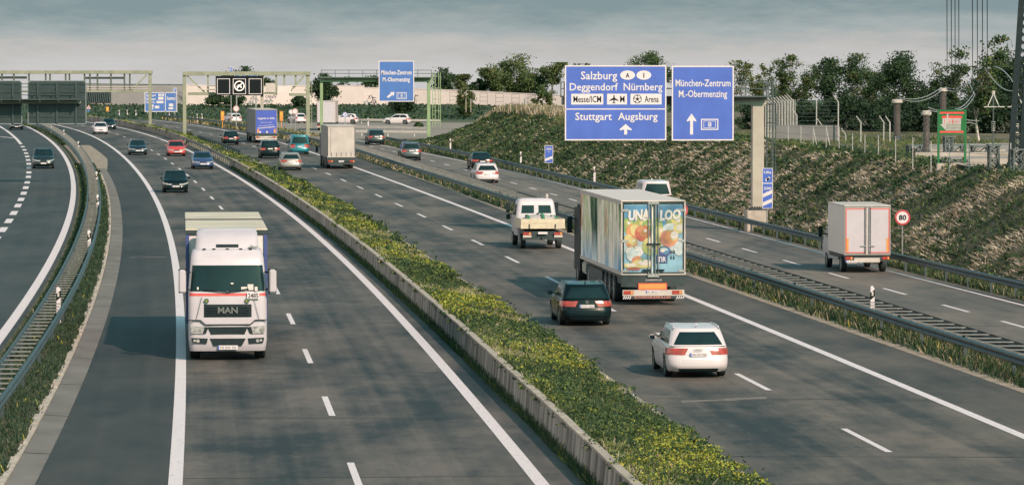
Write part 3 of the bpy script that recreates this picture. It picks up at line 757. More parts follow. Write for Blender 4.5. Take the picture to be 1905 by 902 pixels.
    if kind in ('wagon','sedan') and detail: q = MB(); low.patch(q, -2.6, 2.6, .63, .655, off=.014, npp=8, ntt=1, depth=0); q.build('trim_strip', M['chrome'], tg_, fix=False)
    patch('grille', M['black'], low, hp-3.4, hp+3.4, .44, .80, npp=8, ntt=3, off=.008)
    patch('bumper_intake', M['black'], low, hp-NRH-1.5, hp+NRH+1.5, .03, .30, npp=10, ntt=2, off=.008)
    patch('rear_diffuser', M['black'], low, -NRH-1, NRH+1, .0, .13, npp=10, ntt=2, off=.012)
    ub = MB(); ub.box(-hw+.24, hw-.24, -L/2+.25, L/2-.3, .17, .62); ub.build('underbody', M['dark'], root)
    for yw in (yf, yr):
        for sd in (1, -1): wheel_part(root, sd*(hw-.125), yw, wr, .215, sd)
    for sd in (1, -1):   # door mirrors
        q = MB(); ym = fa-.42; zm = S['zt'][1][1]+.06; x0 = sd*hw*.93
        q.bar((x0, ym, zm-.02), (x0+sd*.12, ym, zm), .06, .04)
        rg = [(.0,-.055),(.16,-.075),(.205,0),(.185,.085),(.04,.085)]
        q.prism([(u, v) for u, v in rg], lambda u, v: (x0+sd*(.05+u), ym-.05, zm+v), lambda u, v: (x0+sd*(.05+u*.92), ym+.10, zm+v*.7)); mo = q.build('mirror', P, root, bevel=.02)
        g = MB(); g.prism([(.02,-.045),(.15,-.06),(.185,0),(.17,.065),(.045,.065)], lambda u, v: (x0+sd*(.05+u), ym-.054, zm+v), lambda u, v: (x0+sd*(.05+u), ym-.049, zm+v)); g.build('mirror_glass', M['glass'], mo)
    zp = .70 if kind != 'suv' else .92
    if kind == 'van': zp = .80
    plate(root, 0, -L/2-.0+.012, zp, -1, plate_txt if detail and rz_tail(rz) else None)
    plate(root, 0, L/2-.005, .46, 1, plate_txt if detail and not rz_tail(rz) else None)
    if detail:
        for sd in (1, -1):
            for u, v in ((.16,.47),(.485,.80)):
                p0, p1 = SIDE0+NS*u, SIDE0+NS*v
                if sd < 0: p0, p1 = NRING-p1, NRING-p0
                dq = MB(); low.patch(dq, p0, p1, .16, .96, off=.004, npp=10, ntt=5, depth=.004); d_ = dq.build('door', P, root, smooth=False, fix=False)
                ph = p0+(p1-p0)*(.12 if sd > 0 else .80); hq = MB(); low.patch(hq, ph, ph+(p1-p0)*.12, .74, .79, off=.028, npp=4, ntt=1, depth=.0); hq.build('handle', P, d_, fix=False)
        q = MB(); q.bar((0,rb+.25,H-.01), (0,rb+.12,H+.07), .035, .05); q.build('antenna_fin', P, root)
    if rails:
        for sd in (1, -1):
            q = MB(); xx = sd*hw*wb_*1.04; q.tube([(xx, rb+.12, H-.05), (xx, rb+.25, H+.015), (xx, (rb+fb)/2, H+.035), (xx, fb-.15, H+.01), (xx, fb-.02, H-.05)], .02, 6); q.build('roof_rail', P, root)
    if badge:
        F = Face((0, -L/2+.045, .845), (1,0,0), (0,-1,0)); q = MB()
        if badge == 'rings':
            for i in range(4): F.ring(q, (i-1.5)*.062, 0, .030, .038, .02, .03, n=14)
        else:
            F.ring(q, 0, 0, .052, .064, .03, .04, n=20); F.poly(q, [(-.04,.035),(-.025,.035),(0,-.02),(.025,.035),(.04,.035),(.008,-.045),(-.008,-.045)], .03, .04)
        q.build('badge', M['chrome'], root)
    return root
def rz_tail(rz): return abs(((rz+math.pi) % (2*math.pi))-math.pi) < 1.6
def road_rz(Y, line=ref, oncoming=False): return heading(Y, line)+(math.pi if oncoming else 0)
def place_tail(px, py, half, oncoming=False, line=ref):
    """point on the road under a bumper seen at px,py -> centre of the vehicle"""
    X, Y = ground_at(px, py); h = heading(Y, line)
    return X-math.sin(h)*half, Y+math.cos(h)*half, h+(math.pi if oncoming else 0)

TRAF = 'cars driving away on the middle carriageway'; ONC = 'oncoming cars on the left carriageway'; COLG = 'cars on the collector road'
def drive(kind, label, px, py, paint, grp, oncoming=False, line=ref, **k):
    L = SPEC[kind]['L']; X, Y, rz = place_tail(px, py, L/2, oncoming, line); return car(kind, label, X, Y, rz, paint, group=grp, **k)
drive('wagon', 'white estate car with red tail lamps in the fast lane, nearest to the camera', 1300, 704, 'white', TRAF, plate_txt='HH OG 7360', rails=2, badge='rings')
drive('wagon', 'black estate car with roof rails just left of the fruit painted trailer', 1092, 607, 'black', TRAF, plate_txt='M UT 2236', rails=2, badge='disc')
drive('wagon', 'silver estate car beside the flowering median, below the black car', 542, 317, 'silver', TRAF, detail=False)
drive('suv', 'black off-road car between blue truck and silver estate car', 503, 295, 'black', TRAF, detail=False)
drive('hatch', 'black hatchback left of the blue truck, farthest car on the middle carriageway', 430, 270, 'black', TRAF, detail=False)
drive('van', 'teal passenger van in front of the grey tarpaulin truck', 558, 288, 'teal', 'vans', detail=False)
drive('hatch', 'black hatchback coming towards the camera right behind the white lorry', 327, 359, 'black', ONC, True, plate_txt='M SE 415')
drive('sedan', 'blue saloon coming towards the camera beside the gap in the median wall', 378, 315, 'blue', ONC, True, detail=False)
drive('hatch', 'red car coming towards the camera', 329, 291, 'red', ONC, True, detail=False)
drive('sedan', 'dark blue saloon coming towards the camera left of the red car', 257, 289, 'dblue', ONC, True, detail=False)
drive('hatch', 'white car coming towards the camera, partly hiding a dark car behind it', 188, 250, 'white', ONC, True, detail=False)
drive('sedan', 'dark grey saloon half hidden behind the oncoming white car', 204, 241, 'char', ONC, True, detail=False)
drive('suv', 'dark off-road car coming down the slip road beside the dashed line', 81, 314, 'char', 'cars on the slip road', True, LN['rampR'], detail=False)
drive('sedan', 'dark saloon on the slip road passing under the dark sign backs', 31, 242, 'black', 'cars on the slip road', True, LN['rampR'], detail=False)
drive('suv', 'dark off-road car at the far end of the collector road', 701, 270, 'char', COLG, False, LN['D3'], detail=False)
drive('suv', 'grey blue off-road car on the collector road beside the pale green gantry', 766, 299, 'grey', COLG, False, LN['D3'], detail=False)
drive('sedan', 'black saloon on the collector road just ahead of a white estate car', 898, 316, 'black', COLG, False, LN['D3'], detail=False)
drive('wagon', 'white estate car on the collector road close behind a black saloon', 907, 341, 'white', COLG, False, LN['D3'], detail=False, rails=2)
X, Y = ground_at(1212, 395); car('van', 'small white van whose roof shows above the fruit painted trailer', x_at(1212, 246), 246, road_rz(246, LN['D3']), 'white', group='vans', detail=False)
for px, Y_, lab, kd in ((738,588,'white car seen from the side driving left on the far cross road','hatch'),(641,592,'white car on the far cross road behind a round sign','hatch'),(431,600,'white car waiting behind the orange emergency phone left of the blue truck','wagon'),(552,598,'silver white car half hidden between blue truck and white box lorry','hatch')):
    car(kd, lab, x_at(px, Y_), Y_, R(84) if px > 600 else R(24), 'white', group='cars on the far cross road', detail=False)
# ------------------------------------------------------------------ lorries
def box_loft(tab, z0, z1, c0, c1, b1=.05):
    """tab: (t, half width, tail y, nose y)"""
    def fn(t):
        w = interp([(a[0], a[1]) for a in tab], t); y0 = interp([(a[0], a[2]) for a in tab], t); y1 = interp([(a[0], a[3]) for a in tab], t)
        return [(x, y, z0+(z1-z0)*t) for x, y in ring_xy(w, y0, y1, c0, c1, .0, b1)]
    return Loft(fn)
def cap_top(mb, lf, rise=.05, steps=((.96,.97,.5),(.7,.85,.9),(.3,.5,1))):
    top = lf.ring(1); n = len(top); b0 = len(mb.v); mb.v += top; prev = b0; yc = sum(p[1] for p in top)/n
    for a, c, d in steps:
        b = len(mb.v); mb.v += [(x*a, yc+(y-yc)*c, z+rise*d) for x, y, z in top]
        for i in range(n): mb.f.append((prev+i, prev+(i+1) % n, b+(i+1) % n, b+i)); mb.m.append(0)
        prev = b
    mb.v.append((0, yc, top[0][2]+rise)); c = len(mb.v)-1
    for i in range(n): mb.f.append((prev+i, prev+(i+1) % n, c)); mb.m.append(0)
HP = NRING/2
def truck_wheels(root, ys, x=1.02, r=.50, w=.34):
    for y in ys:
        for sd in (1, -1): wheel_part(root, sd*x, y, r, w, sd, steel=True, spokes=5)
def lamp_cluster(root, F, a0, a1, b0, b1, name='taillight', d=.02):
    q = MB(); F.rect(q, a0, a1, b0, b1, 0, d, 0); a = a0+(a1-a0)*.72; F.rect(q, a, a1-(a1-a0)*.05, b0+.012, b1-.012, d, d+.004, 1)
    return q.build(name, [M['red'], M['orange']], root, bevel=.004)

# --- white lorry coming towards us
Yf = 122.7; hd = heading(Yf+8, LN['L2']); Xf = x_at(424, Yf)
tr = empty('lorry', (Xf, Yf, .006), hd+math.pi, 'big white curtain-sider lorry with a red stripe under its windscreen, coming towards the camera', 'truck', 'lorries')
cab_l = box_loft([(0,1.17,-2.25,-.10),(.05,1.20,-2.25,-.02),(.12,1.22,-2.25,0),(.40,1.22,-2.25,-.01),(.56,1.22,-2.25,-.05),(.60,1.215,-2.25,-.07),(.86,1.15,-2.25,-.28),(.93,1.13,-2.25,-.36),(1,1.08,-2.25,-.55)], .30, 3.40, .08, .22, .07)
m = MB(); cab_l.mesh(m, [0,.03,.08,.12,.2,.3,.4,.5,.56,.60,.68,.76,.86,.90,.93,.97,1]); cap_top(m, cab_l, .06); m.build('cab', M['white'], tr, smooth=True, fix=False)
T = lambda z: (z-.30)/3.10
def fp(x): return HP-x/1.0*NRH           # nose index from x
def cpatch(name, mt, x0, x1, z0, z1, off=.010, npp=10, ntt=4, parent=None, depth=.01):
    q = MB(); cab_l.patch(q, fp(x1), fp(x0), T(z0), T(z1), off, npp, ntt, depth=depth); return q.build(name, mt, parent or tr, fix=False)
ws = cpatch('windshield', M['glass'], -1.62, 1.62, 2.16, 2.96, .006, 24, 6)
# things seen through / on the screen: dashboard papers and wiper arms
Fc = Face((0,0,0), (-1,0,0), (0,1,0))
for u0, u1, b0, b1 in ((.42,.60,2.17,2.30),(.62,.80,2.20,2.38),(.84,.93,2.17,2.30),(.10,.18,2.38,2.43),(-.95,-.90,2.22,2.30)):
    q = MB(); q.add([(-u0,-.045,b0),(-u1,-.045,b0),(-u1,-.085,b1),(-u0,-.085,b1)], [(0,1,2,3)]); q.build('dashboard_paper', M['offwhite'], ws, fix=False)
q = MB(); q.bar((-.05,.0,2.13),(.75,-.02,2.24),.03); q.bar((.05,.0,2.13),(-.65,-.02,2.24),.03); q.build('wiper', M['black'], ws)
cpatch('red_stripe', M['redp'], -1.75, 1.75, 2.02, 2.10, .008, 24, 1)
gr = cpatch('grille', M['black'], -.74, .74, 1.36, 1.76, .010, 8, 2)
q = MB()
for i in range(4): q.box(-.68, .68, .012, .03, 1.42+.08*i, 1.435+.08*i)
q.build('grille_bar', M['black'], gr)
q = MB(); Fc.text(q, 'MAN', 0, 1.49, .19, .62, .04, bold=.03); q.build('lettering', M['chrome'], gr, fix=False)
# black joint around the radiator panel, stepping down towards the middle
q = MB()
for x0, z0, x1, z1 in ((-1.22,1.27,-.85,1.27),(-.85,1.27,-.70,1.13),(-.70,1.13,.70,1.13),(.70,1.13,.85,1.27),(.85,1.27,1.22,1.27)): q.bar((x0,.012-.05*(abs(x0)>1),z0),(x1,.012-.05*(abs(x1)>1),z1),.03)
q.build('panel_gap', M['black'], tr)
q = MB()
for x0, z0, x1, z1 in ((-.80,2.0,-.95,1.4),(.80,2.0,.95,1.4),(-.95,1.4,-.98,1.3),(.95,1.4,.98,1.3)): q.bar((x0,-.012,z0),(x1,-.002,z1),.012)
q.build('panel_gap', M['dark'], tr)
for z0, z1, w0, w1 in ((.83,1.06,.52,.62),(.48,.70,.44,.56)):
    q = MB(); q.prism([(-w0,z0),(w0,z0),(w1,z1),(-w1,z1)], lambda u,v:(u,-.05,v), lambda u,v:(u,.012,v)); q.build('bumper_intake', M['black'], tr)
for sd in (1,-1):
    q = MB(); q.prism([(sd*.78,.84),(sd*1.13,.86),(sd*1.16,1.10),(sd*.72,1.06)], lambda u,v:(u,-.10,v), lambda u,v:(u,.004-.07*max(0,abs(u)-.95),v)); h_ = q.build('headlight', M['lamp'], tr)
    q = MB(); q.prism([(sd*.68,.86),(sd*.78,.84),(sd*.72,1.06),(sd*.60,1.05)], lambda u,v:(u,-.06,v), lambda u,v:(u,.010,v)); q.build('lamp_surround', M['black'], h_)
    q = MB(); q.prism([(sd*.66,.54),(sd*1.10,.57),(sd*1.13,.72),(sd*.62,.70)], lambda u,v:(u,-.10,v), lambda u,v:(u,.006-.07*max(0,abs(u)-.95),v)); f_ = q.build('fog_lamp', M['black'], tr)
    q = MB(); q.cyl((sd*.93,-.02,.63),(sd*.93,.018,.63),.055,.055,14); q.cyl((sd*1.03,-.03,.64),(sd*1.03,.010,.64),.04,.04,12); q.build('lamp_glass', M['lamp'], f_)
    # mirrors on arms
    q = MB(); q.bar((sd*1.16,-.30,2.75),(sd*1.36,-.10,2.72),.05); q.bar((sd*1.16,-.30,2.2),(sd*1.36,-.10,2.22),.05)
    ar = q.build('mirror_arm', M['black'], tr)
    q = MB(); q.box(sd*1.40-.115, sd*1.40+.115, -.20, .02, 2.12, 2.84); q.build('mirror', M['white'], tr, bevel=.04)
    q = MB(); q.box(sd*1.40-.125, sd*1.40+.125, -.23, -.205, 2.10, 2.86); q.build('mirror_frame', M['black'], tr, bevel=.02)
    q = MB(); q.box(sd*1.28-.02, sd*1.28+.02, -.17, -.02, 2.08, 2.86); q.build('mirror_edge', M['black'], tr)
plate(tr, 0, .016, .42, 1, 'MS RW 302', .62, .13)
q = MB(); Fc.rect(q, .60, .98, 1.93, 2.13, -.02, .012); np_ = q.build('fleet_number', M['sgwhite'], tr)
q = MB(); Fc.text(q, '2485', .79, 1.96, .145, .32, .016, bold=.015); q.build('lettering', M['sgblack'], np_, fix=False)
for u, tx in ((-.66,'V'),(.60,'L')):
    q = MB(); Fc.disc(q, u, 1.87, .075, -.02, .004); b_ = q.build('round_badge', mat('badge_green', (.03,.09,.05), .5), tr)
    q = MB(); Fc.text(q, tx, u, 1.835, .07, .06, .008); q.build('lettering', M['yellow'], b_, fix=False)
# roof deflector with slot
df = box_loft([(0,1.03,-2.2,-.66),(.12,.99,-2.2,-.70),(.6,.96,-2.2,-.95),(.85,.95,-2.2,-1.25),(1,.90,-2.2,-1.55)], 3.36, 4.02, .06, .22, .12)
m = MB(); df.mesh(m, [0,.1,.25,.4,.6,.75,.85,.93,1]); cap_top(m, df, .03); dfo = m.build('roof_deflector', M['white'], tr, smooth=True, fix=False)
q = MB(); df.patch(q, HP-2.3, HP+2.3, .20, .34, .012, 8, 1); q.build('deflector_slot', M['black'], dfo, fix=False)
q = MB()
for u in (-.72,-.42,0,.42,.72): q.box(u-.05, u+.05, -.66, -.58, 3.43, 3.47)
q.build('marker_lamp', M['black'], tr)
q = MB(); q.bar((-.98,-.75,3.46),(-.72,-.70,3.56),.04); q.bar((-.95,-.72,3.52),(-.66,-.72,3.50),.035); q.build('roof_horn', M['steel'], tr)
# trailer
bb = mat('trailer_blue_edge', (.035,.06,.19), .5); bw = mat('bulkhead_white', (.60,.57,.57), .6, 0, .1)
q = MB(); q.box(-1.27,1.27,-16.6,-2.66,1.05,3.86); tb = q.build('trailer_body', bb, tr, bevel=.01)
q = MB(); q.box(-1.20,1.20,-2.66,-2.62,1.1,3.86); q.build('bulkhead', bw, tb)
for sd in (1,-1):
    q = MB(); q.box(sd*1.235-.055, sd*1.235+.055, -2.66, -2.56, 1.0, 3.92); q.build('corner_post', bb, tb)
q = MB(); q.box(-1.30,1.30,-16.62,-2.58,3.93,4.0); rf = q.build('trailer_roof', mat('trailer_roof_cream', (.50,.46,.37), .6, 0, .12, .7), tr, bevel=.015)
q = MB(); q.box(-1.31,1.31,-2.60,-2.53,3.84,3.96); q.build('roof_edge', M['dark'], rf)
q = MB(); q.box(-1.31,1.31,-16.6,-2.6,3.84,3.93); q.build('roof_rail', M['dark'], rf)
q = MB(); q.box(-1.301,1.301,-9.9,-9.6,3.98,4.03); q.build('roof_seam', M['dark'], rf)
q = MB(); q.box(-.75,.75,-16.2,-.5,.62,1.02); q.box(-1.15,1.15,-7.2,-4.2,.45,1.0); q.build('chassis', M['dark'], tr)
truck_wheels(tr, (-1.35,-4.0,-11.2,-12.5,-13.8))
q = MB(); q.box(-1.2,1.2,-2.2,-.4,.30,.70); q.build('step_panel', M['dark'], tr)

# --- fruit painted trailer
YR = 151.0; hr = heading(YR+6, LN['L6'])
fr = empty('articulated_lorry', (x_at(1215, YR), YR, .006), hr, 'lorry with fruit pictures on its rear doors and smeared green white mural along its side', 'truck', 'lorries')
F = Face((0,0,0), (1,0,0), (0,-1,0))
def mural_mat():
    m = bpy.data.materials.new('smeared_mural'); m.use_nodes = True; t = m.node_tree; b = t.nodes['Principled BSDF']; L = t.links.new
    tc = t.nodes.new('ShaderNodeTexCoord')
    def nz(s, d, off=0):
        mp = t.nodes.new('ShaderNodeMapping'); mp.inputs['Scale'].default_value = s; mp.inputs['Location'].default_value = (0, off, off); L(tc.outputs['Object'], mp.inputs[0])
        n = t.nodes.new('ShaderNodeTexNoise'); n.inputs['Scale'].default_value = 1; n.inputs['Detail'].default_value = d; n.inputs['Roughness'].default_value = .65; L(mp.outputs[0], n.inputs[0]); return n.outputs[0]
    def ramp(src, stops):
        r = t.nodes.new('ShaderNodeValToRGB'); e = r.color_ramp.elements
        e[0].position, e[0].color = stops[0][0], (*stops[0][1], 1); e[1].position, e[1].color = stops[-1][0], (*stops[-1][1], 1)
        for p, c in stops[1:-1]: k = e.new(p); k.color = (*c, 1)
        L(src, r.inputs[0]); return r.outputs[0]
    a = ramp(nz((1,.55,.17), 7), [(.38,(.02,.06,.05)),(.43,(.22,.36,.14)),(.47,(.86,.78,.66)),(.52,(.95,.88,.78)),(.56,(.36,.52,.18)),(.60,(.92,.84,.70)),(.65,(.50,.22,.12))])
    c = ramp(nz((1,.7,.15), 6, 9), [(.40,(.12,.30,.48)),(.5,(.62,.74,.80)),(.58,(.92,.86,.78))])
    sp = t.nodes.new('ShaderNodeSeparateXYZ'); L(tc.outputs['Object'], sp.inputs[0])
    mr = t.nodes.new('ShaderNodeMapRange'); mr.inputs[1].default_value = 1.4; mr.inputs[2].default_value = 2.6; L(sp.outputs[2], mr.inputs[0])
    mx = t.nodes.new('ShaderNodeMix'); mx.data_type = 'RGBA'; L(mr.outputs[0], mx.inputs[0]); L(c, mx.inputs[6]); L(a, mx.inputs[7])
    L(mx.outputs[2], b.inputs['Base Color']); b.inputs['Roughness'].default_value = .8; b.inputs['Specular IOR Level'].default_value = .08; return m
whitebox = mat('box_white', (.54,.49,.465), .45, 0, .06, 1)
q = MB(); q.box(-1.225,1.225,.05,13.2,1.22,3.94); fb = q.build('trailer_body', [mural_mat()], fr, bevel=.0)
q = MB(); q.box(-1.25,1.25,0,13.25,3.94,4.0); q.build('trailer_roof', whitebox, fr, bevel=.02)
q = MB()
for sd in (1,-1):
    q.box(sd*1.235-.02, sd*1.235+.02, .0, 13.22, 1.14, 1.28); q.box(sd*1.235-.02, sd*1.235+.02, .0, 13.22, 3.84, 3.945)
q.build('side_rail', M['offwhite'], fb)
q = MB()
for i in range(1,11): q.box(-1.236,-1.222, .3+1.2*i, .33+1.2*i, 1.28, 3.84)
q.build('side_rib', whitebox, fb)
q = MB(); F.frame(q, -1.225, 1.225, 1.14, 3.95, .075, -.05, .03); q.build('rear_frame', M['dark'], fr, bevel=.008)
q = MB()
for sd in (1,-1): F.rect(q, sd*1.215-.025, sd*1.215+.025, 1.16, 3.93, .03, .036)
F.rect(q, -1.2, 1.2, 1.15, 1.20, .03, .036)
q.build('frame_trim', M['offwhite'], fr)
mblue = mat('mural_sky_blue', (.17,.32,.41), .4, 0, .30, 1.6); mdeep = mat('mural_deep_blue', (.075,.20,.33), .4, 0, .25, 2)
FR = [mblue, mdeep, mat('mural_white', (.56,.52,.50), .4, 0, .1, 4), mat('mural_orange', (.46,.22,.11), .4, 0, .28, 3), mat('mural_apple_red', (.40,.11,.08), .4, 0, .35, 3), mat('mural_green', (.27,.33,.12), .4, 0, .35, 3),
      mat('mural_yellow', (.46,.41,.19), .4, 0, .25, 3), mat('mural_plum', (.07,.09,.22), .3, 0, .4, 5), mat('mural_peach', (.42,.19,.14), .4, 0, .4, 3), mat('mural_leaf', (.16,.30,.10), .4, 0, .35, 4), mat('mural_ice', (.38,.45,.47), .4, 0, .25, 5)]
U = lambda px: (px-1215)/48.0
V = lambda py: (567-py)/48.7
for sd in (-1, 1):
    a0, a1 = (-1.13,-.045) if sd < 0 else (.045,1.13)
    q = MB(); F.rect(q, a0, a1, 1.25, 3.84, 0, .028, 0)
    dr = q.build('rear_door', mblue, fr, bevel=.004)
    q = MB(); e = [.0285]
    def dd(): e[0] += .0007; return e[0]
    def clip(cx, cy, r, mi, sq=1.0, yy=1.0, rec=False):
        if not rec: r *= .92
        """printed disc, cut off at the door edge"""
        pts = [(min(max(cx+r*sq*math.cos(2*math.pi*i/28), a0+.01), a1-.01), min(max(cy+r*yy*math.sin(2*math.pi*i/28), 1.27), 3.82)) for i in range(28)]
        out = [pts[0]]
        for p in pts[1:]:
            if abs(p[0]-out[-1][0])+abs(p[1]-out[-1][1]) > 1e-4: out.append(p)
        d = dd(); F.poly(q, out, d-.001, d, mi)
        if r > .2 and mi not in (10,) and not rec:
            clip(cx+r*.22, cy+r*.12, r*.62, {3:6,4:3,5:6,9:5,8:3,7:1,6:2,2:10}.get(mi,mi), sq, yy, True); clip(cx+r*.34, cy+r*.30, r*.20, 2, sq, yy, True)
            clip(cx-.02, cy+r*.86*yy, r*.10, 9, 1.0, 1.6, True)
    d = dd(); F.rect(q, a0+.01, a1-.01, 3.05, 3.82, d-.001, d, 1)
    d = dd(); F.rect(q, a0+.01, a1-.01, 2.0, 2.55, d-.001, d, 10)
    if sd < 0:
        clip(U(1165), V(418), .30, 9, 1.2); clip(U(1195), V(413), .34, 5); clip(U(1205), V(420), .26, 9)
        clip(U(1179), V(430), .33, 3); clip(U(1181), V(424), .20, 6, 1.0, .8); clip(U(1195), V(433), .34, 4, .95); clip(U(1190), V(426), .13, 3); clip(U(1175), V(450), .24, 3); clip(U(1169), V(443), .18, 6)
        clip(U(1212), V(457), .40, 5); clip(U(1208), V(450), .22, 6)
        clip(U(1180), V(468), .30, 2, 1.2, .8); clip(U(1176), V(475), .24, 10); clip(U(1184), V(485), .22, 8, 1, .9); clip(U(1186), V(482), .15, 3); clip(U(1196), V(490), .40, 6, 1.2, .45); clip(U(1172), V(493), .25, 6, 1.3, .4)
    else:
        clip(U(1222), V(424), .30, 9, .8, 1.5); clip(U(1225), V(432), .26, 5, .9, 1.3); clip(U(1256), V(415), .36, 5, 1.1); clip(U(1247), V(425), .28, 10, 1.2, .8); clip(U(1262), V(424), .22, 6)
        clip(U(1243), V(443), .36, 8); clip(U(1250), V(441), .30, 3, .85); clip(U(1254), V(437), .16, 2)
        clip(U(1212), V(457), .40, 5); clip(U(1235), V(467), .25, 7, 1.1, .9); clip(U(1234), V(463), .09, 10, 1.6, .7); clip(U(1262), V(462), .26, 10, .8, 1.1)
        clip(U(1232), V(466), .10, 2, 1, .6)
    q.build('fruit_picture', FR, dr, fix=False)
    # big rounded lettering with outline
    tx, u0, wd_, rot = ('UNA', U(1188), .82, .10) if sd < 0 else ('LOO', U(1246), .80, .12)
    q = MB(); F.text(q, tx, u0, V(408)-.0, .38, wd_+.02, .062, bold=.06, rot=rot*.6, shear=.12); q.build('letter_outline', FR[10], dr, fix=False)
    q = MB(); F.text(q, tx, u0, V(407.5)+.01, .34, wd_-.06, .064, bold=.02, rot=rot*.6, shear=.12); q.build('lettering', FR[2], dr, fix=False)
    # bars and hinges
    for uu in ((-.19,-.08) if sd < 0 else (.08,.19)):
        q = MB(); q.cyl(F.p(uu,1.14,.075), F.p(uu,3.94,.075), .022, .022, 8); b_ = q.build('locking_bar', M['steel'], dr)
    q = MB(); F.rect(q, -.04+sd*.12-.10, .04+sd*.12+.10, 2.30, 2.36, .05, .10); q.box(*(sorted((sd*.10, sd*.42))), -.12, -.08, 1.30, 1.37); q.build('handle', M['black'], dr)
    for zz in (1.30,2.45,3.62):
        q = MB(); F.rect(q, sd*1.10-.13, sd*1.10+.13, zz-.05, zz+.05, .028, .055); q.build('hinge', M['steel'], dr, bevel=.006)
q = MB()
for zz in (1.12,3.90): F.rect(q, -.22, .22, zz-.05, zz+.07, .03, .08)
q.build('lock_keeper', M['steel'], fr)
q = MB(); F.rect(q, U(1220.5), U(1241), V(488.5), V(474), .05, .066); tp = q.build('plaque', mat('tir_blue', (.025,.06,.15), .5), fr)
q = MB(); F.text(q, 'TIR', U(1230.7), V(486.5), .20, .33, .070, bold=.02); q.build('lettering', M['sgwhite'], tp, fix=False)
q = MB()
for px_ in (1170.5,1178.5,1186): F.ring(q, U(px_), V(498), .055, .085, .05, .056); F.text(q, {1170.5:'40', 1178.5:'60', 1186:'80'}[px_], U(px_), V(498)-.025, .05, .06, .056)
q.build('speed_sticker', [M['redp']], fr, fix=False)
q = MB()
for px_ in (1248,1253): F.rect(q, U(px_)-.012, U(px_)+.012, V(481), V(474), .05, .056); F.poly(q, [(U(px_)-.035,V(479)),(U(px_),V(482.5)),(U(px_)+.035,V(479))], .05, .056)
F.frame(q, U(1245.5), U(1249.5), V(470.5), V(466), .02, .05, .056); F.frame(q, U(1251), U(1255), V(470.5), V(466), .02, .05, .056)
q.build('handling_mark', M['sgblack'], fr)
q = MB(); F.rect(q, -1.22, 1.22, .70, 1.15, -.15, .0); q.box(-1.1,1.1,.1,12.9,.75,1.2); q.build('chassis', M['dark'], fr)
q = MB(); F.text(q, 'SCHWARZMÜLLER', U(1216), V(522), .07, .62, .006); q.build('lettering', M['sgwhite'], fr, fix=False)
q = MB(); F.rect(q, U(1187), U(1240.5), V(538.5), V(526), .02, .05); op = q.build('orange_plate', M['orange'], fr, bevel=.004)
q = MB(); F.frame(q, U(1187), U(1240.5), V(538.5), V(526), .03, .05, .056); q.build('plate_edge', M['redp'], op)
q = MB(); F.rect(q, -1.18, 1.20, V(550), V(538.8), -.02, .05); lb = q.build('lamp_board', M['offwhite'], fr, bevel=.006)
F2 = Face((0,-.05,0), (1,0,0), (0,-1,0))
lamp_cluster(fr, F2, U(1160), U(1178), V(547), V(540)); lamp_cluster(fr, F2, U(1250), U(1268), V(547), V(540))
plate(fr, U(1213), -.055, V(542.5), -1, 'PE 588 EZ', .50, .12)
q = MB(); F.rect(q, -1.18, 1.20, V(556), V(550.2), -.02, .045); ub_ = q.build('underrun_bar', M['dark'], fr, bevel=.006)
q = MB(); F.text(q, 'SCHWARZMÜLLER', U(1214), V(554.6), .085, 1.42, .05, bold=.012); q.build('lettering', mat('salmon_letters', (.55,.20,.17), .5), ub_, fix=False)
q = MB()
for s0 in (-1.17,.88):
    for i in range(4): F.poly(q, [(s0+.08*i,V(555.6)),(s0+.04+.08*i,V(555.6)),(s0+.08+.08*i,V(550.6)),(s0+.04+.08*i,V(550.6))], .045, .05, 0)
q.build('warning_stripe', [M['sgwhite']], ub_)
truck_wheels(fr, (2.6,3.9,5.2,10.8,14.6), 1.03, .50, .36)
q = MB(); q.box(-1.235,-1.19,5.9,10.2,.42,1.0); q.box(1.19,1.235,5.9,10.2,.42,1.0); q.box(-1.15,1.15,5.0,9.5,.55,.8); q.build('side_guard', M['dark'], fr)
q = MB(); q.box(-1.2,1.2,13.6,15.9,.45,3.3); cb = q.build('cab', M['black'], fr, bevel=.12)
q = MB(); q.box(-1.20,-1.0,11.6,13.0,.55,1.05); q.build('fuel_tank', M['steel'], fr, bevel=.06)
for sd in (1,-1):
    q = MB(); q.box(sd*1.42-.11, sd*1.42+.11, 15.5, 15.65, 2.1, 2.8); q.bar((sd*1.2,15.6,2.7),(sd*1.4,15.6,2.7),.05); q.build('mirror', M['black'], fr)
q = MB(); q.box(-1.1,1.1,13.05,13.6,1.2,3.6); q.build('cab_gap', M['dark'], fr)

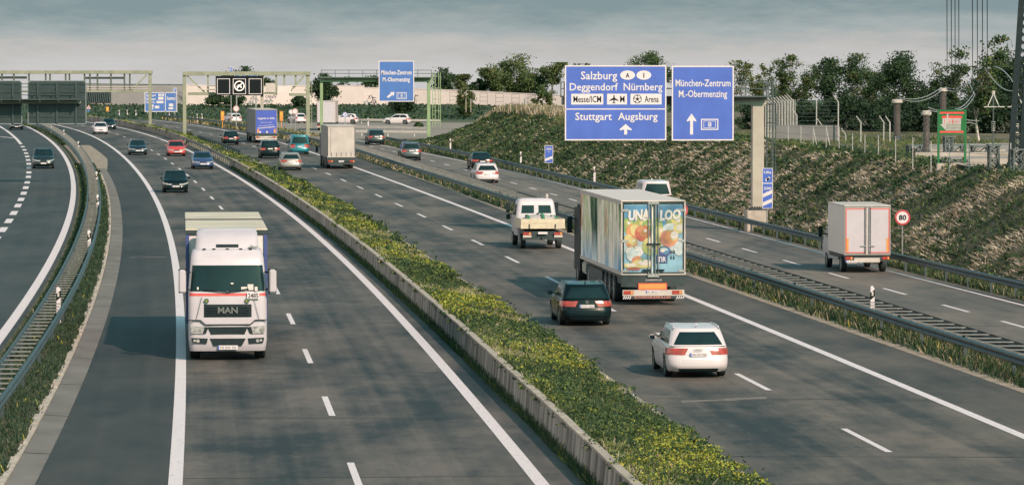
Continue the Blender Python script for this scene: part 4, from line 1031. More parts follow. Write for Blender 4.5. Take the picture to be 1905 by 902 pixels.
# --- generic box lorry seen from behind
def rear_lorry(label, px, Yr, W, z0, H, L, bodym, rearm, roofm, line, detail, rzadd=0.0, name='box_lorry'):
    h = heading(Yr+5, line)+rzadd; r = empty(name, (x_at(px, Yr), Yr, .006), h, label, 'truck', 'lorries'); w = W/2
    q = MB(); q.box(-w, w, .04, L, z0, H-.06); bd = q.build('trailer_body', bodym, r, bevel=.01)
    q = MB(); q.box(-w-.02, w+.02, 0, L+.02, H-.06, H); q.build('trailer_roof', roofm, r, bevel=.02)
    F = Face((0,0.04,0), (1,0,0), (0,-1,0))
    q = MB(); F.rect(q, -w+.08, w-.08, z0+.06, H-.12, -.01, .02); dr = q.build('rear_panel', rearm, r, bevel=.006)
    q = MB(); q.box(-w*.92, w*.92, .2, L-.2, z0-.42, z0-.02); q.box(-w, w, .02, .12, z0-.38, z0-.02); q.build('chassis', M['dark'], r)
    q = MB(); q.box(-w*.97, w*.97, .0, .08, .38, .56); q.build('underrun_bar', M['dark'] if detail == 'tarp' else M['offwhite'], r)
    Fb = Face((0,-.0,0), (1,0,0), (0,-1,0))
    lamp_cluster(r, Fb, -w+.08, -w+.50, .58, .74); lamp_cluster(r, Fb, w-.50, w-.08, .58, .74)
    plate(r, 0, -.01, .66, -1, None)
    truck_wheels(r, (2.4, 3.7, L-1.5, L+1.4), w-.22, .49, .34)
    q = MB(); q.box(-w*.96, w*.96, L+.35, L+2.3, .5, H*.82); q.build('cab', M['dark'], r, bevel=.12)
    return r, F, dr, w
r, F, dr, w = rear_lorry('lorry with a grimy pale grey tarpaulin back, behind the teal van', 635, 343, 2.46, 1.0, 3.75, 8.2, mat('tarp_side', (.19,.20,.20), .6, 0, .2, 1), M['tarp'], M['offwhite'], LN['L6'], 'tarp')
q = MB()
for uu in (-.85,-.42,0,.42,.85): F.rect(q, uu-.02, uu+.02, 1.06, 1.42, .02, .034)
F.rect(q, -.93, -.91, 1.1, 3.6, .02, .026); F.rect(q, -w+.02, -w+.06, 1.05, 3.66, .0, .03); F.rect(q, w-.06, w-.02, 1.05, 3.66, .0, .03)
q.build('tarpaulin_strap', M['dark'], dr)
q = MB(); F.rect(q, -w, w, 1.0, 1.06, .0, .035); q.build('tail_sill', M['offwhite'], r)
q = MB(); q.bar((-w-.35,8.8,1.6),(-w,8.8,1.9),.05); q.box(-w-.42,-w-.22,8.75,8.85,1.25,1.75); q.build('mirror', M['black'], r)
r, F, dr, w = rear_lorry('lorry with a blue rear curtain carrying white lettering and a dark left side', 495.5, 452, 2.5, 1.05, 3.85, 13.2, M['darktarp'], M['blue_tarp'], M['offwhite'], LN['L6'], 'blue')
q = MB()
F.text(q, 'logistik in XXL', .02, 2.72, .22, 1.95, .026, bold=.02); F.text(q, 'Tonnen schwer und mehr', .0, 2.32, .09, 1.35, .026, bold=.01)
F.text(q, 'www.spedition-logistik.de', .0, 1.98, .09, 1.7, .026, bold=.01, rot=.07); F.text(q, 'Volumentransporte', .02, 1.70, .20, 2.0, .026, bold=.015, rot=.09)
q.build('lettering', M['sgwhite'], dr, fix=False)
q = MB(); F.rect(q, -1.05, -.83, 1.15, 1.6, .02, .03); F.rect(q, .86, 1.08, 1.15, 1.6, .02, .03); q.build('warning_panel', M['orange'], dr)
q = MB(); F.disc(q, -.70, 1.25, .11, .02, .03); F.disc(q, .08, 1.25, .11, .02, .03); q.build('round_sticker', M['sgwhite'], dr)
q = MB(); F.rect(q, w-.05, w, 1.05, 3.7, .0, .03); F.rect(q, -w, w, .62, .78, .0, .04); q.build('rear_trim', M['offwhite'], r)
r, F, dr, w = rear_lorry('plain white box lorry on the far side road, behind the pale green gantry leg', 607, 535, 2.5, 1.05, 3.95, 10, mat('box_side_grey', (.40,.34,.33), .6), M['white'], M['offwhite'], LN['L6'], 'white', R(-9))

# --- white box van with red edged rear doors
Yv = 174.0; hv = heading(Yv+3, LN['D3']); bv = empty('box_van', (x_at(1613.5, Yv), Yv, .006), hv-.02, 'white box van with red edged rear doors and orange side marks on the right carriageway', 'van', 'vans')
F = Face((0,0,0), (1,0,0), (0,-1,0)); w = 1.03
q = MB(); q.box(-w, w, .03, 4.3, .80, 2.93); q.build('cargo_box', mat('van_box_grey', (.62,.585,.56), .5, 0, .05, 1), bv, bevel=.02)
q = MB(); q.box(-w-.015, w+.015, 0.0, 4.32, 2.93, 2.98); q.build('box_roof', M['offwhite'], bv, bevel=.015)
q = MB(); F.frame(q, -w, w, .78, 2.95, .05, -.04, .02); q.build('rear_frame', mat('frame_grey', (.33,.32,.31), .4, .4), bv, bevel=.006)
for sd in (1,-1):
    a0, a1 = sorted((sd*.03, sd*.975)); q = MB(); F.rect(q, a0, a1, .86, 2.86, -.02, .014); dr = q.build('rear_door', M['white'], bv, bevel=.006)
    q = MB(); o_ = .955; F.rect(q, sd*o_-.02, sd*o_+.02, .88, 2.84, .014, .018); F.rect(q, *sorted((sd*.05, sd*.93)), .88, .92, .014, .018); F.rect(q, *sorted((sd*.05, sd*.93)), 2.80, 2.84, .014, .018); q.build('red_edge', M['redp'], dr)
    q = MB(); F.rect(q, sd*.885-.055 if sd < 0 else sd*.885-.045, sd*.885+.045 if sd < 0 else sd*.885+.055, .94, 1.52, .014, .019); q.build('orange_mark', M['orange'], dr)
    for uu in (.07,.13):
        q = MB(); q.cyl(F.p(sd*uu,.84,.035), F.p(sd*uu,2.88,.035), .014, .014, 6); q.build('locking_bar', M['dsteel'], dr)
    q = MB(); F.rect(q, *sorted((sd*.06, sd*.32)), 1.16, 1.20, .03, .06); q.build('handle', M['steel'], dr)
q = MB(); q.box(-.9,.9,.05,5.8,.50,.78); q.build('chassis', M['dark'], bv)
q = MB(); F.rect(q, -.98, .98, .50, .70, -.1, .02); q.build('rear_bumper', M['dark'], bv)
q = MB(); F.rect(q, -.60, .55, .46, .66, .02, .05); q.build('step', M['offwhite'], bv, bevel=.01)
lamp_cluster(bv, Face((0,-.02,0),(1,0,0),(0,-1,0)), -.98, -.66, .58, .72); lamp_cluster(bv, Face((0,-.02,0),(1,0,0),(0,-1,0)), .66, .98, .58, .72)
plate(bv, -.72, -.05, .50, -1, 'M AX 512', .5, .11)
for y in (1.15,4.95):
    for sd in (1,-1): wheel_part(bv, sd*.88, y, .35, .24, sd, steel=True, spokes=5)
cl = box_loft([(0,.96,4.35,6.25),(.25,1.0,4.35,6.25),(.45,1.0,4.35,6.0),(.55,.98,4.35,5.75),(1,.86,4.35,5.1)], .42, 2.25, .05, .3)
m = MB(); cl.mesh(m, [0,.12,.25,.35,.45,.55,.7,.85,1]); cap_top(m, cl, .05); m.build('cab', M['white'], bv, smooth=True, fix=False)
q = MB(); cl.patch(q, NRING-SIDE1, NRING-SIDE0-10, .52, .9, .006); q.build('side_window', M['glass'], bv, fix=False)
q = MB(); cl.patch(q, SIDE0+10, SIDE1, .52, .9, .006); q.build('side_window', M['glass'], bv, fix=False)
for sd in (1,-1):
    q = MB(); q.bar((sd*.95,5.3,1.5),(sd*1.15,5.3,1.5),.06); q.box(sd*1.2-.09, sd*1.2+.09, 5.25, 5.35, 1.35, 1.85); q.build('mirror', M['black'], bv, bevel=.02)
q = MB(); q.box(-w,-w+.05,1.7,4.1,.5,.62); q.box(w-.05,w,1.7,4.1,.5,.62); q.build('side_guard', M['steel'], bv)

# --- white flatbed with drop sides
Yp = 196.0; hp_ = heading(Yp+3, LN['L6']); fl = empty('flatbed_truck', (x_at(1010, Yp), Yp, .006), hp_, 'white double cab flatbed truck with cream drop sides and green straps on its load bed', 'truck', 'lorries')
F = Face((0,0,0), (1,0,0), (0,-1,0)); w = 1.10
q = MB(); q.box(-w, w, .0, 2.9, 1.02, 1.10); q.build('load_bed', M['cream'], fl)
q = MB(); F.rect(q, -w, w, 1.10, 1.50, -.04, .0); F.rect(q, -w, w, 1.27, 1.30, 0, .012); tg = q.build('tailgate', M['cream'], fl, bevel=.01)
q = MB()
for uu in (-.68,.62): F.rect(q, uu-.03, uu+.03, 1.04, 1.24, 0.0, .03)
q.build('latch', M['dark'], tg)
for sd in (1,-1):
    q = MB(); q.box(*sorted((sd*w, sd*(w-.04))), .04, 2.9, 1.10, 1.50); q.build('side_board', M['cream'], fl, bevel=.01)
    lamp_cluster(fl, Face((0,.06,0),(1,0,0),(0,-1,0)), sd*.78-.20, sd*.78+.20, .70, .84)
    q = MB(); q.box(sd*.78-.21, sd*.78+.21, .05, .10, .58, .69); q.build('lamp_bracket', M['offwhite'], fl)
q = MB(); q.box(-.85,.85,.2,5.2,.52,.90); q.box(-1.0,1.0,.10,.18,.46,.58); q.bar((0,-.1,.55),(0,.3,.55),.12); q.build('chassis', M['dark'], fl)
plate(fl, 0, .04, .80, -1, None)
cl = box_loft([(0,.98,3.0,5.6),(.3,1.02,2.95,5.6),(.5,1.02,2.95,5.45),(.85,.94,3.05,4.75),(.95,.90,3.1,4.5),(1,.84,3.2,4.3)], .55, 2.36, .16, .3)
m = MB(); cl.mesh(m, [0,.1,.2,.3,.4,.5,.62,.75,.85,.9,.95,1]); cap_top(m, cl, .05); m.build('cab', M['white'], fl, smooth=True, fix=False)
for sd in (1,-1):
    p = sorted((sd*.7, sd*4.6)); q = MB(); cl.patch(q, p[0], p[1], .62, .84, .008, 8, 3); q.build('rear_window', M['glass'], fl, fix=False)
    a, b = (SIDE0+6, SIDE1-6) if sd > 0 else (NRING-SIDE1+6, NRING-SIDE0-6); q = MB(); cl.patch(q, a, b, .56, .86, .008, 8, 3); q.build('side_window', M['glass'], fl, fix=False)
    q = MB(); q.box(sd*1.24-.10, sd*1.24+.10, 4.9, 5.0, 1.65, 2.15); q.box(sd*1.22-.10, sd*1.22+.10, 4.9, 5.0, 1.30, 1.55); q.bar((sd*1.0,4.9,1.6),(sd*1.25,4.9,1.6),.05); q.build('mirror', M['black'], fl, bevel=.02)
    for y in (1.15,4.75): wheel_part(fl, sd*.90, y, .36, .26, sd, steel=True, spokes=5)
q = MB(); q.cyl((.62,3.7,2.36),(.62,3.7,2.46),.05); q.cyl((.62,3.7,2.46),(.62,3.7,2.62),.075,.06,12); q.build('beacon', M['offwhite'], fl)
q = MB(); q.cyl((.3,3.9,2.36),(.3,3.95,2.95),.008,.006,5); q.build('aerial', M['dark'], fl)
gs = mat('green_strap', (.03,.16,.07), .6)
hb = empty('load_cover', (fl.location.x-math.sin(hp_)*1.5, fl.location.y+math.cos(hp_)*1.5, 1.11), hp_, 'pale load cover with green straps lying on the bed of the flatbed truck', 'cover')
m = MB(); ny, nx = 8, 10; vs = []
for j in range(ny+1):
    for i in range(nx+1):
        u, v = i/nx*2-1, j/ny*2-1; vs.append((u*.98, v*1.3, .22+.36*(1-u*u)**.7*(1-v**4)*.9+.04*math.sin(i*2.1+j*1.3)*(1-abs(u))))
m.add(vs, [(j*(nx+1)+i, j*(nx+1)+i+1, (j+1)*(nx+1)+i+1, (j+1)*(nx+1)+i) for j in range(ny) for i in range(nx)])
k = [vs[i] for i in range(nx+1)]; m.add(k+[(x, y, 0) for x, y, z in k], [(i, i+1, nx+2+i, nx+1+i) for i in range(nx)]); m.build('cover_sheet', M['offwhite'], hb, smooth=True, fix=False)
q = MB()
for u in (-.62,.03,.7):
    pts = [(u+.12*(j/6-.5)*(1 if u < 0 else -1), -1.36+2.6*j/6, .30+.36*(1-u*u)**.7*(1-(2*j/6-1)**4)*.92) for j in range(7)]
    for a, b in zip(pts[:-1], pts[1:]): q.bar(a, b, .12, .02)
    q.bar((pts[0][0], -1.37, .0), pts[0], .12, .02)
q.build('strap', gs, hb)
# ------------------------------------------------------------------ road signs and gantries
class SignPx:
    """a sign board built at its real size in metres; u, v measured from its middle"""
    def __init__(s, name, label, px0, px1, py0, py1, Y, colm, rz=0.0, group=None, border=.07, cat='road sign', back=True):
        s.cx, s.cy = (px0+px1)/2, (py0+py1)/2; s.k = FPX/(Y*_cp+(CH-h_at(s.cy, Y))*_sp)
        s.W, s.H = (px1-px0)/s.k, (py1-py0)/s.k
        s.root = empty(name, (x_at(s.cx, Y, 5), Y, h_at(s.cy, Y)), rz, label, cat, group)
        s.F = Face((0,0,0), (1,0,0), (0,-1,0)); w, h = s.W/2, s.H/2
        q = MB(); s.F.rect(q, -w, w, -h, h, -.06, 0); q.build('sign_back', M['sgback'], s.root, bevel=.01)
        q = MB(); s.F.rect(q, -w+.02, w-.02, -h+.02, h-.02, 0, .008); s.panel = q.build('panel', colm, s.root)
        q = MB(); s.F.frame(q, -w, w, -h, h, border, .002, .014); q.build('border', M['sgwhite'], s.root)
    def u(s, px): return (px-s.cx)/s.k
    def v(s, py): return (s.cy-py)/s.k
    def text(s, t, px0, px1, pyb, pyt, m=None, name='lettering', bold=.012, d=.018):
        q = MB(); s.F.text(q, t, s.u((px0+px1)/2), s.v(pyb), (pyb-pyt)/s.k, (px1-px0)/s.k, d, bold=bold); return q.build(name, m or M['sgwhite'], s.root, fix=False)
    def plate(s, px0, px1, py0, py1, m=None, name='white_field', d=.014):
        q = MB(); s.F.rect(q, s.u(px0), s.u(px1), s.v(py1), s.v(py0), .006, d); return q.build(name, m or M['sgwhite'], s.root)
    def poly(s, pts, m=None, name='arrow', d=.016):
        q = MB(); s.F.poly(q, [(s.u(a), s.v(b)) for a, b in pts], .006, d); return q.build(name, m or M['sgwhite'], s.root)
    def badge8(s, px0, px1, py0, py1, inner):
        b = s.plate(px0, px1, py0, py1, name='road_number'); i = (px1-px0)*.06
        q = MB(); a0, a1, b0, b1 = s.u(px0+i), s.u(px1-i), s.v(py1-i), s.v(py0+i); w = a1-a0; s.F.rect(q, a0, a1, b0, b1, .010, .016); q.build('blue_field', inner, b)
        q = MB(); h_ = b1-b0
        s.F.frame(q, a0+w*.10, a1-w*.10, b0+h_*.10, b1-h_*.10, h_*.05, .016, .0175); q.build('inner_line', M['sgwhite'], b)
        q = MB(); s.F.text(q, '8', (a0+a1)/2, b0+(b1-b0)*.24, (b1-b0)*.54, w*.24, .022, bold=.01); q.build('lettering', M['sgwhite'], b, fix=False)

YG = 217.0; gz = heading(YG, LN['D3'])
gx = x_at(1408, YG); zg = emb_h(YG, gx-emb_x0(YG))
g = empty('sign_gantry', (gx, YG, zg-.2), gz, 'beige cantilever gantry column on the right embankment foot carrying two large blue signs', 'gantry', 'sign gantries')
hz = lambda py, Y=YG: h_at(py, Y)-(zg-.2)
q = MB(); q.box(-.62,.45,-.5,.5,-.6,hz(391)); q.build('pedestal', M['palecon'], g, bevel=.02)
q = MB(); q.box(-.30,.34,-.28,.28,hz(386.5),hz(194)); q.build('post', M['beige'], g, bevel=.02)
q = MB(); q.box(-.38,.42,-.36,.36,hz(391),hz(386.5)); q.build('base_plate', M['dark'], g)
for i in range(6):
    q = MB(); q.cyl((-.30+.135*i,-.33,hz(387)),(-.30+.135*i,-.33,hz(383.5)),.03,.03,8); q.build('anchor_bolt', M['dark'], g)
q = MB(); q.box(-10.8,.5,-.28,.28,hz(195),hz(181)); q.build('beam', M['beige'], g, bevel=.015)
q = MB(); q.box(-10.8,.55,-.95,.75,hz(181),hz(179)); q.build('walkway', M['dsteel'], g)
for yy in (-.85,.7):
    for hh in (hz(153), hz(165)): rl = MB(); rl.bar((-10.8,yy,hh),(.5,yy,hh),.045); rl.build('handrail', M['dsteel'], g)
for i in range(10):
    for yy in (-.85,.7):
        q = MB(); q.bar((.48-1.25*i,yy,hz(180)),(.48-1.25*i,yy,hz(152)),.05); q.build('rail_post', M['dsteel'], g)
ld = MB()
for xx in (.55,.92): ld.bar((xx,.2,hz(372)),(xx,.2,hz(150)),.05)
for i in range(17): ld.bar((.55,.2,hz(370)+.4*i),(.92,.2,hz(370)+.4*i),.03)
ld.build('ladder', M['dsteel'], g)
cg = MB()
for i in range(6):
    z = hz(330)+1.0*i
    cg.tube([(.55,.2,z),(.5,-.3,z),(.73,-.55,z),(.98,-.3,z),(.92,.2,z)], .02, 5)
for xx, yy in ((.5,-.3),(.73,-.55),(.98,-.3)): cg.bar((xx,yy,hz(330)),(xx,yy,hz(150)),.03)
cg.build('ladder_cage', M['dsteel'], g)

S = SignPx('direction_sign', 'largest blue motorway sign, with Salzburg, Nürnberg and three white fields on it', 1050, 1240.5, 122, 261.5, YG-2.35, M['blue'], gz, 'blue direction signs')
S.text('Salzburg', 1080, 1148, 148, 133); S.text('Deggendorf', 1059, 1149.5, 168.5, 154.5); S.text('Nürnberg', 1160, 1233, 168.5, 154.5)
S.text('Stuttgart', 1069.5, 1138, 223.5, 209.5); S.text('Augsburg', 1149.5, 1224, 223.5, 209.5)
S.plate(1050.5, 1240, 202.2, 204.2, name='divider')
for c, t in ((1167.5,'A'),(1198,'I')):
    q = MB(); S.F.disc(q, S.u(c), S.v(140.3), 8.6/S.k, .006, .014, sq=1.62); e_ = q.build('country_oval', M['sgwhite'], S.root)
    q = MB(); S.F.text(q, t, S.u(c), S.v(145), 9/S.k, (7.5 if t == 'A' else 1.8)/S.k, .018, bold=.02); q.build('lettering', M['sgblack'], e_, fix=False)
for a, b, t, t0, t1 in ((1062,1122,'Messe/ICM',1066,1118),(1129,1166.5,'M',1153.5,1162),(1173,1231.5,'Arena',1199.5,1226)):
    S.plate(a, b, 174.8, 194.8); S.text(t, t0, t1, 190.5, 178.5, M['sgblack'])
k = lambda x, y: (1142+x, 184.5+y)
S.poly([k(0,-8),k(1.2,-6),k(1.3,-2.2),k(8.4,2.2),k(8.4,3.8),k(1.2,1.8),k(.9,5.6),k(3,7.4),k(3,8.3),k(0,7.5),k(-3,8.3),k(-3,7.4),k(-.9,5.6),k(-1.2,1.8),k(-8.4,3.8),k(-8.4,2.2),k(-1.3,-2.2),k(-1.2,-6)], M['sgblack'], 'plane_symbol', .018)
q = MB(); cx, cy, rr = S.u(1186), S.v(184.6), 8.0/S.k
S.F.ring(q, cx, cy, rr*.86, rr, .014, .018)
S.F.poly(q, [(cx+rr*.36*math.cos(R(90+72*i)), cy+rr*.36*math.sin(R(90+72*i))) for i in range(5)], .014, .018)
for i in range(5):
    a = R(90+72*i); S.F.poly(q, [(cx+rr*.9*math.cos(a-.32), cy+rr*.9*math.sin(a-.32)), (cx+rr*.9*math.cos(a+.32), cy+rr*.9*math.sin(a+.32)), (cx+rr*.66*math.cos(a), cy+rr*.66*math.sin(a))], .014, .018)
    p0 = (cx+rr*.36*math.cos(a), cy+rr*.36*math.sin(a)); p1 = (cx+rr*.68*math.cos(a), cy+rr*.68*math.sin(a)); nx, ny = -math.sin(a)*rr*.06, math.cos(a)*rr*.06
    S.F.poly(q, [(p0[0]-nx,p0[1]-ny),(p1[0]-nx,p1[1]-ny),(p1[0]+nx,p1[1]+ny),(p0[0]+nx,p0[1]+ny)], .014, .018)
q.build('football_symbol', M['sgblack'], S.root)
S.poly([(1164,231),(1175,240.5),(1175,243),(1166.8,241),(1166.8,250.5),(1161.2,250.5),(1161.2,241),(1153,243),(1153,240.5)])
S = SignPx('direction_sign', 'blue motorway sign beside the beige column, reading München-Zentrum over a long arrow', 1249, 1365.5, 123, 261.8, YG-1.75, M['blue'], gz, 'blue direction signs')
S.text('München-Zentrum', 1256, 1359.5, 161, 148); S.text('M.-Obermenzing', 1262, 1353, 181, 168)
S.poly([(1286.2,211.5),(1295,224),(1295,226.5),(1289,224.5),(1289,250.5),(1283.4,250.5),(1283.4,224.5),(1277.4,226.5),(1277.4,224)])
S.badge8(1304, 1336.5, 221.5, 242, M['blue'])

# --- pale green frame gantry over the collector road
def post(parent, m, x, y, z0, z1, w=.30, d=.30, name='post'):
    q = MB(); q.box(x-w/2, x+w/2, y-d/2, y+d/2, z0, z1); return q.build(name, m, parent, bevel=.02)
Y3 = 447.0; k3 = FPX/Y3; x3 = x_at(797.5, Y3)
g = empty('sign_gantry', (x3, Y3, 0), R(3), 'light green gantry with a thin railing, spanning the collector road, one blue sign', 'gantry', 'sign gantries')
zt = h_at(143.5, Y3); zb_ = h_at(153, Y3); w3 = 199/k3
post(g, M['green'], 0, 0, 0, zb_+.01, .38, .34); post(g, M['green'], -w3, 0, 0, zb_+.01, .34, .34)
q = MB(); q.box(-w3-.2,.35,-.25,.25,zb_,zt); q.build('beam', M['green'], g, bevel=.02)
q = MB(); q.box(-w3-.1,.3,-.9,-.26,zt-.14,zt-.04); q.build('walkway', M['dsteel'], g)
for hh in (h_at(131,Y3), h_at(137,Y3)): q = MB(); q.bar((-w3-.1,-.86,hh),(.3,-.86,hh),.07); q.build('handrail', M['dsteel'], g)
for i in range(9):
    q = MB(); q.bar((-w3+1.55*i,-.86,zt-.1),(-w3+1.55*i,-.86,h_at(130.5,Y3)),.06); q.build('rail_post', M['dsteel'], g)
q = MB()
for xx in (.45,.75,1.15,1.35): q.bar((xx,.1,h_at(236,Y3)),(xx,.1,h_at(135,Y3)),.07)
for i in range(14): q.bar((.45,.1,h_at(236,Y3)+.45*i),(.75,.1,h_at(236,Y3)+.45*i),.05)
for i in range(5): q.bar((.45,.1,h_at(228,Y3)+1.3*i),(1.35,.1,h_at(228,Y3)+1.3*i),.05)
q.build('ladder', M['green'], g)
S = SignPx('direction_sign', 'blue sign with slanting arrow hanging on the light green gantry', 704.5, 770.5, 113.5, 189.5, Y3-1.4, M['blue2'], 0, 'blue direction signs', .10)
S.text('München-Zentrum', 709, 766, 139, 131, bold=.025); S.text('M.-Obermenzing', 712, 762.5, 152, 144, bold=.025)
S.poly([(734,171.5),(732.5,179),(730,177),(722,183),(719.5,180),(727.5,174),(725.5,172)]); S.badge8(738, 756.5, 172, 184.5, M['blue2'])

# --- gantries over the main carriageways
def portal(label, Yp, pxl, pxr, pyt, pyb, rz, beam_b, verts, braces, lower, m, ext=0.0, vm=None):
    kk = FPX/Yp; xl = x_at(pxl, Yp); g = empty('sign_gantry', (xl, Yp, 0), rz, label, 'gantry', 'sign gantries'); W = (pxr-pxl)/kk
    Z = lambda py: h_at(py, Yp); X = lambda px: (px-pxl)/kk
    post(g, m, 0, 0, 0, Z(pyb)+.01, .42, .36); post(g, m, W, 0, 0, Z(pyb)+.01, .42, .36)
    q = MB(); q.box(-ext-.2, W+.35, -.35, .35, Z(pyb), Z(pyt)); q.build('top_chord', m, g, bevel=.03)
    q = MB()
    for a, b, y0, y1 in lower: q.box(X(a), X(b), -.30, .30, Z(y1), Z(y0))
    q.build('bottom_chord', m, g, bevel=.02)
    for px, y1 in verts:
        q = MB(); q.box(X(px)-.11, X(px)+.11, -.12, .12, Z(y1), Z(pyb)+.005); q.build('vertical', vm or m, g)
    for a, b, c, d in braces:
        q = MB(); q.bar((X(a),-.02,Z(b)),(X(c),.02,Z(d)),.20,.20); q.build('brace', m, g)
    return g, X, Z
g, X, Z = portal('pale green portal gantry with three black lane signal panels, over the middle carriageway', 472, 343.5, 572.5, 133.5, 141, R(5), 0,
   [(387,174),(460,150),(489,176),(514,178),(529,160),(550,160)], [(349,142,381,172),(541,169,565,143)], [(350,400,172,177.5),(538,570,174,179),(488,514,172,176)], M['green2'])
for a, b in ((352,400),(540,570)):
    for yy in (160,167): q = MB(); q.bar((X(a),-.3,Z(yy)),(X(b),-.3,Z(yy)),.08); q.build('handrail', M['offwhite'], g)
q = MB()
for xx in (576,580): q.bar((X(xx),.2,Z(240)),(X(xx),.2,Z(150)),.06)
for i in range(12): q.bar((X(576),.2,Z(238)+.45*i),(X(580),.2,Z(238)+.45*i),.05)
q.build('ladder', M['green2'], g)
post(g, M['beige'], X(487.5), .3, 0, Z(176), .35, .3)
q = MB(); q.box(X(494),X(512),-.4,-.32,Z(172.5),Z(155)); q.build('equipment_panel', M['offwhite'], g)
q = MB(); q.box(X(517),X(541),-.4,-.32,Z(174),Z(160)); q.build('equipment_panel', M['whitewall'], g)
for i, (a, b) in enumerate(((404.5,428.5),(434,458),(463.5,487.5))):
    lab = ('black lane signal panel, left of the one showing a crossed symbol','black lane signal panel showing a white crossed out circle symbol','black lane signal panel, right of the one showing a crossed symbol')[i]
    r = empty('lane_signal', (x_at((a+b)/2,471,5), 471-.55, h_at(161,471)), R(3), lab, 'signal panel', 'lane signal panels on the gantry'); F = Face((0,0,0),(1,0,0),(0,-1,0)); kk = FPX/471; w, h = (b-a)/2/kk, 14.5/kk
    q = MB(); F.rect(q, -w-.17, w+.17, -h-.15, h+.30, -.22, 0); q.build('housing', M['sgblack'], r)
    q = MB(); F.frame(q, -w, w, -h, h, .075, 0, .03); q.build('border', M['sgwhite'], r)
    if i == 1:
        q = MB(); F.ring(q, 0, .05, .50, .62, .0, .02, n=22); F.poly(q, [(-.45,-.34),(-.36,-.42),(.45,.42),(.36,.5)], .0, .022); F.rect(q, -.33, .28, -.06, .05, 0, .018); F.rect(q, -.2, .12, .08, .2, 0, .018); F.disc(q, -.2, -.12, .08, 0, .018); F.disc(q, .2, -.12, .08, 0, .018); q.build('symbol', mat('signal_white', (.75,.72,.70), .5, 0, .05, 2, emit=.25), r)
g, X, Z = portal('long pale green portal gantry reaching from the median over carriageway and slip road', 535, -60, 278.5, 131.5, 138, R(2), 0,
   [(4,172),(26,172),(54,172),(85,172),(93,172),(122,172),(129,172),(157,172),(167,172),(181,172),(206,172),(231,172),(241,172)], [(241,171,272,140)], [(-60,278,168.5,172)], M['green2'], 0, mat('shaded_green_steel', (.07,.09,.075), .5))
q = MB(); q.box(X(-40),X(50),.1,.3,Z(147),Z(142.5)); q.box(X(158),X(231),.1,.3,Z(147.5),Z(143.5)); q.build('equipment_bar', M['dark'], g)
for yy in (162,166): q = MB(); q.bar((X(156),-.3,Z(yy)),(X(277),-.3,Z(yy)),.07); q.build('handrail', M['offwhite'], g)
# --- gantry over the slip road, seen from behind its two sign boards
Yb = 300.0; kb = FPX/Yb; Xb = lambda px: (px+62)/kb; Zb = lambda py: h_at(py, Yb)
g = empty('sign_gantry', (x_at(-62, Yb), Yb, 0), R(4), 'grey green gantry arm over the slip road with two dark sign backs', 'gantry', 'sign gantries')
bm_ = mat('gantry_grey_green', (.16,.20,.155), .55, 0, .15, 1.5)
post(g, bm_, 0, .4, 0, Zb(182), .6, .5)
q = MB(); q.box(-.4, Xb(150), .15, .65, Zb(193.5), Zb(184.5)); q.build('beam', bm_, g, bevel=.02)
q = MB(); q.box(-.4, Xb(151), -.75, .14, Zb(184.5)-.06, Zb(184.5)); q.build('walkway', M['dsteel'], g)
for yy in (156,162.5,170.5,177): q = MB(); q.bar((-.4,-.7,Zb(yy)),(Xb(152),-.7,Zb(yy)),.05); q.build('handrail', M['sgback'], g)
for px in (-30,4,38,75,110,146):
    q = MB(); q.bar((Xb(px),-.7,Zb(190)),(Xb(px),-.7,Zb(155)),.08); q.build('rail_post', M['sgback'], g)
for a, b, lab in ((-58,37,'dark back of a sign board over the slip road, cut off by the picture edge'),(49.5,157,'dark back of the sign board over the ladder guardrail')):
    r = empty('sign_board', (x_at((a+b)/2,Yb,6), Yb+1.0, Zb(191)), R(4), lab, 'road sign', 'sign backs over the slip road'); w, h = (b-a)/2/kb, 40/kb
    F = Face((0,0,0),(1,0,0),(0,-1,0)); c = .22
    pts = [(-w,-h),(w,-h)]+[(w-c+c*math.cos(R(t)), h-c+c*math.sin(R(t))) for t in (0,30,60,90)]+[(-w+c+c*math.cos(R(t)), h-c+c*math.sin(R(t))) for t in (90,120,150,180)]
    q = MB(); F.poly(q, pts, -.05, 0); q.build('panel', M['sgback'], r)
    q = MB()
    for i in range(len(pts)):
        p0, p1 = pts[i], pts[(i+1) % len(pts)]; q.bar(F.p(*p0,-.02), F.p(*p1,-.02), .07)
    q.build('edge_trim', mat('sign_edge', (.20,.24,.25), .4, .3), r)
    for uu in (-.66,0,.66):
        q = MB(); F.rect(q, uu*w-.07, uu*w+.07, -h+.05, h-.1, .0, .12); q.build('support_rib', mat('sign_rib', (.04,.065,.07), .5, .3), r)
    q = MB()
    for i in range(5): F.rect(q, -w+.05, w-.05, -h+.5+i*.62, -h+.545+i*.62, .0, .05)
    q.build('cross_rail', M['sgback'], r)

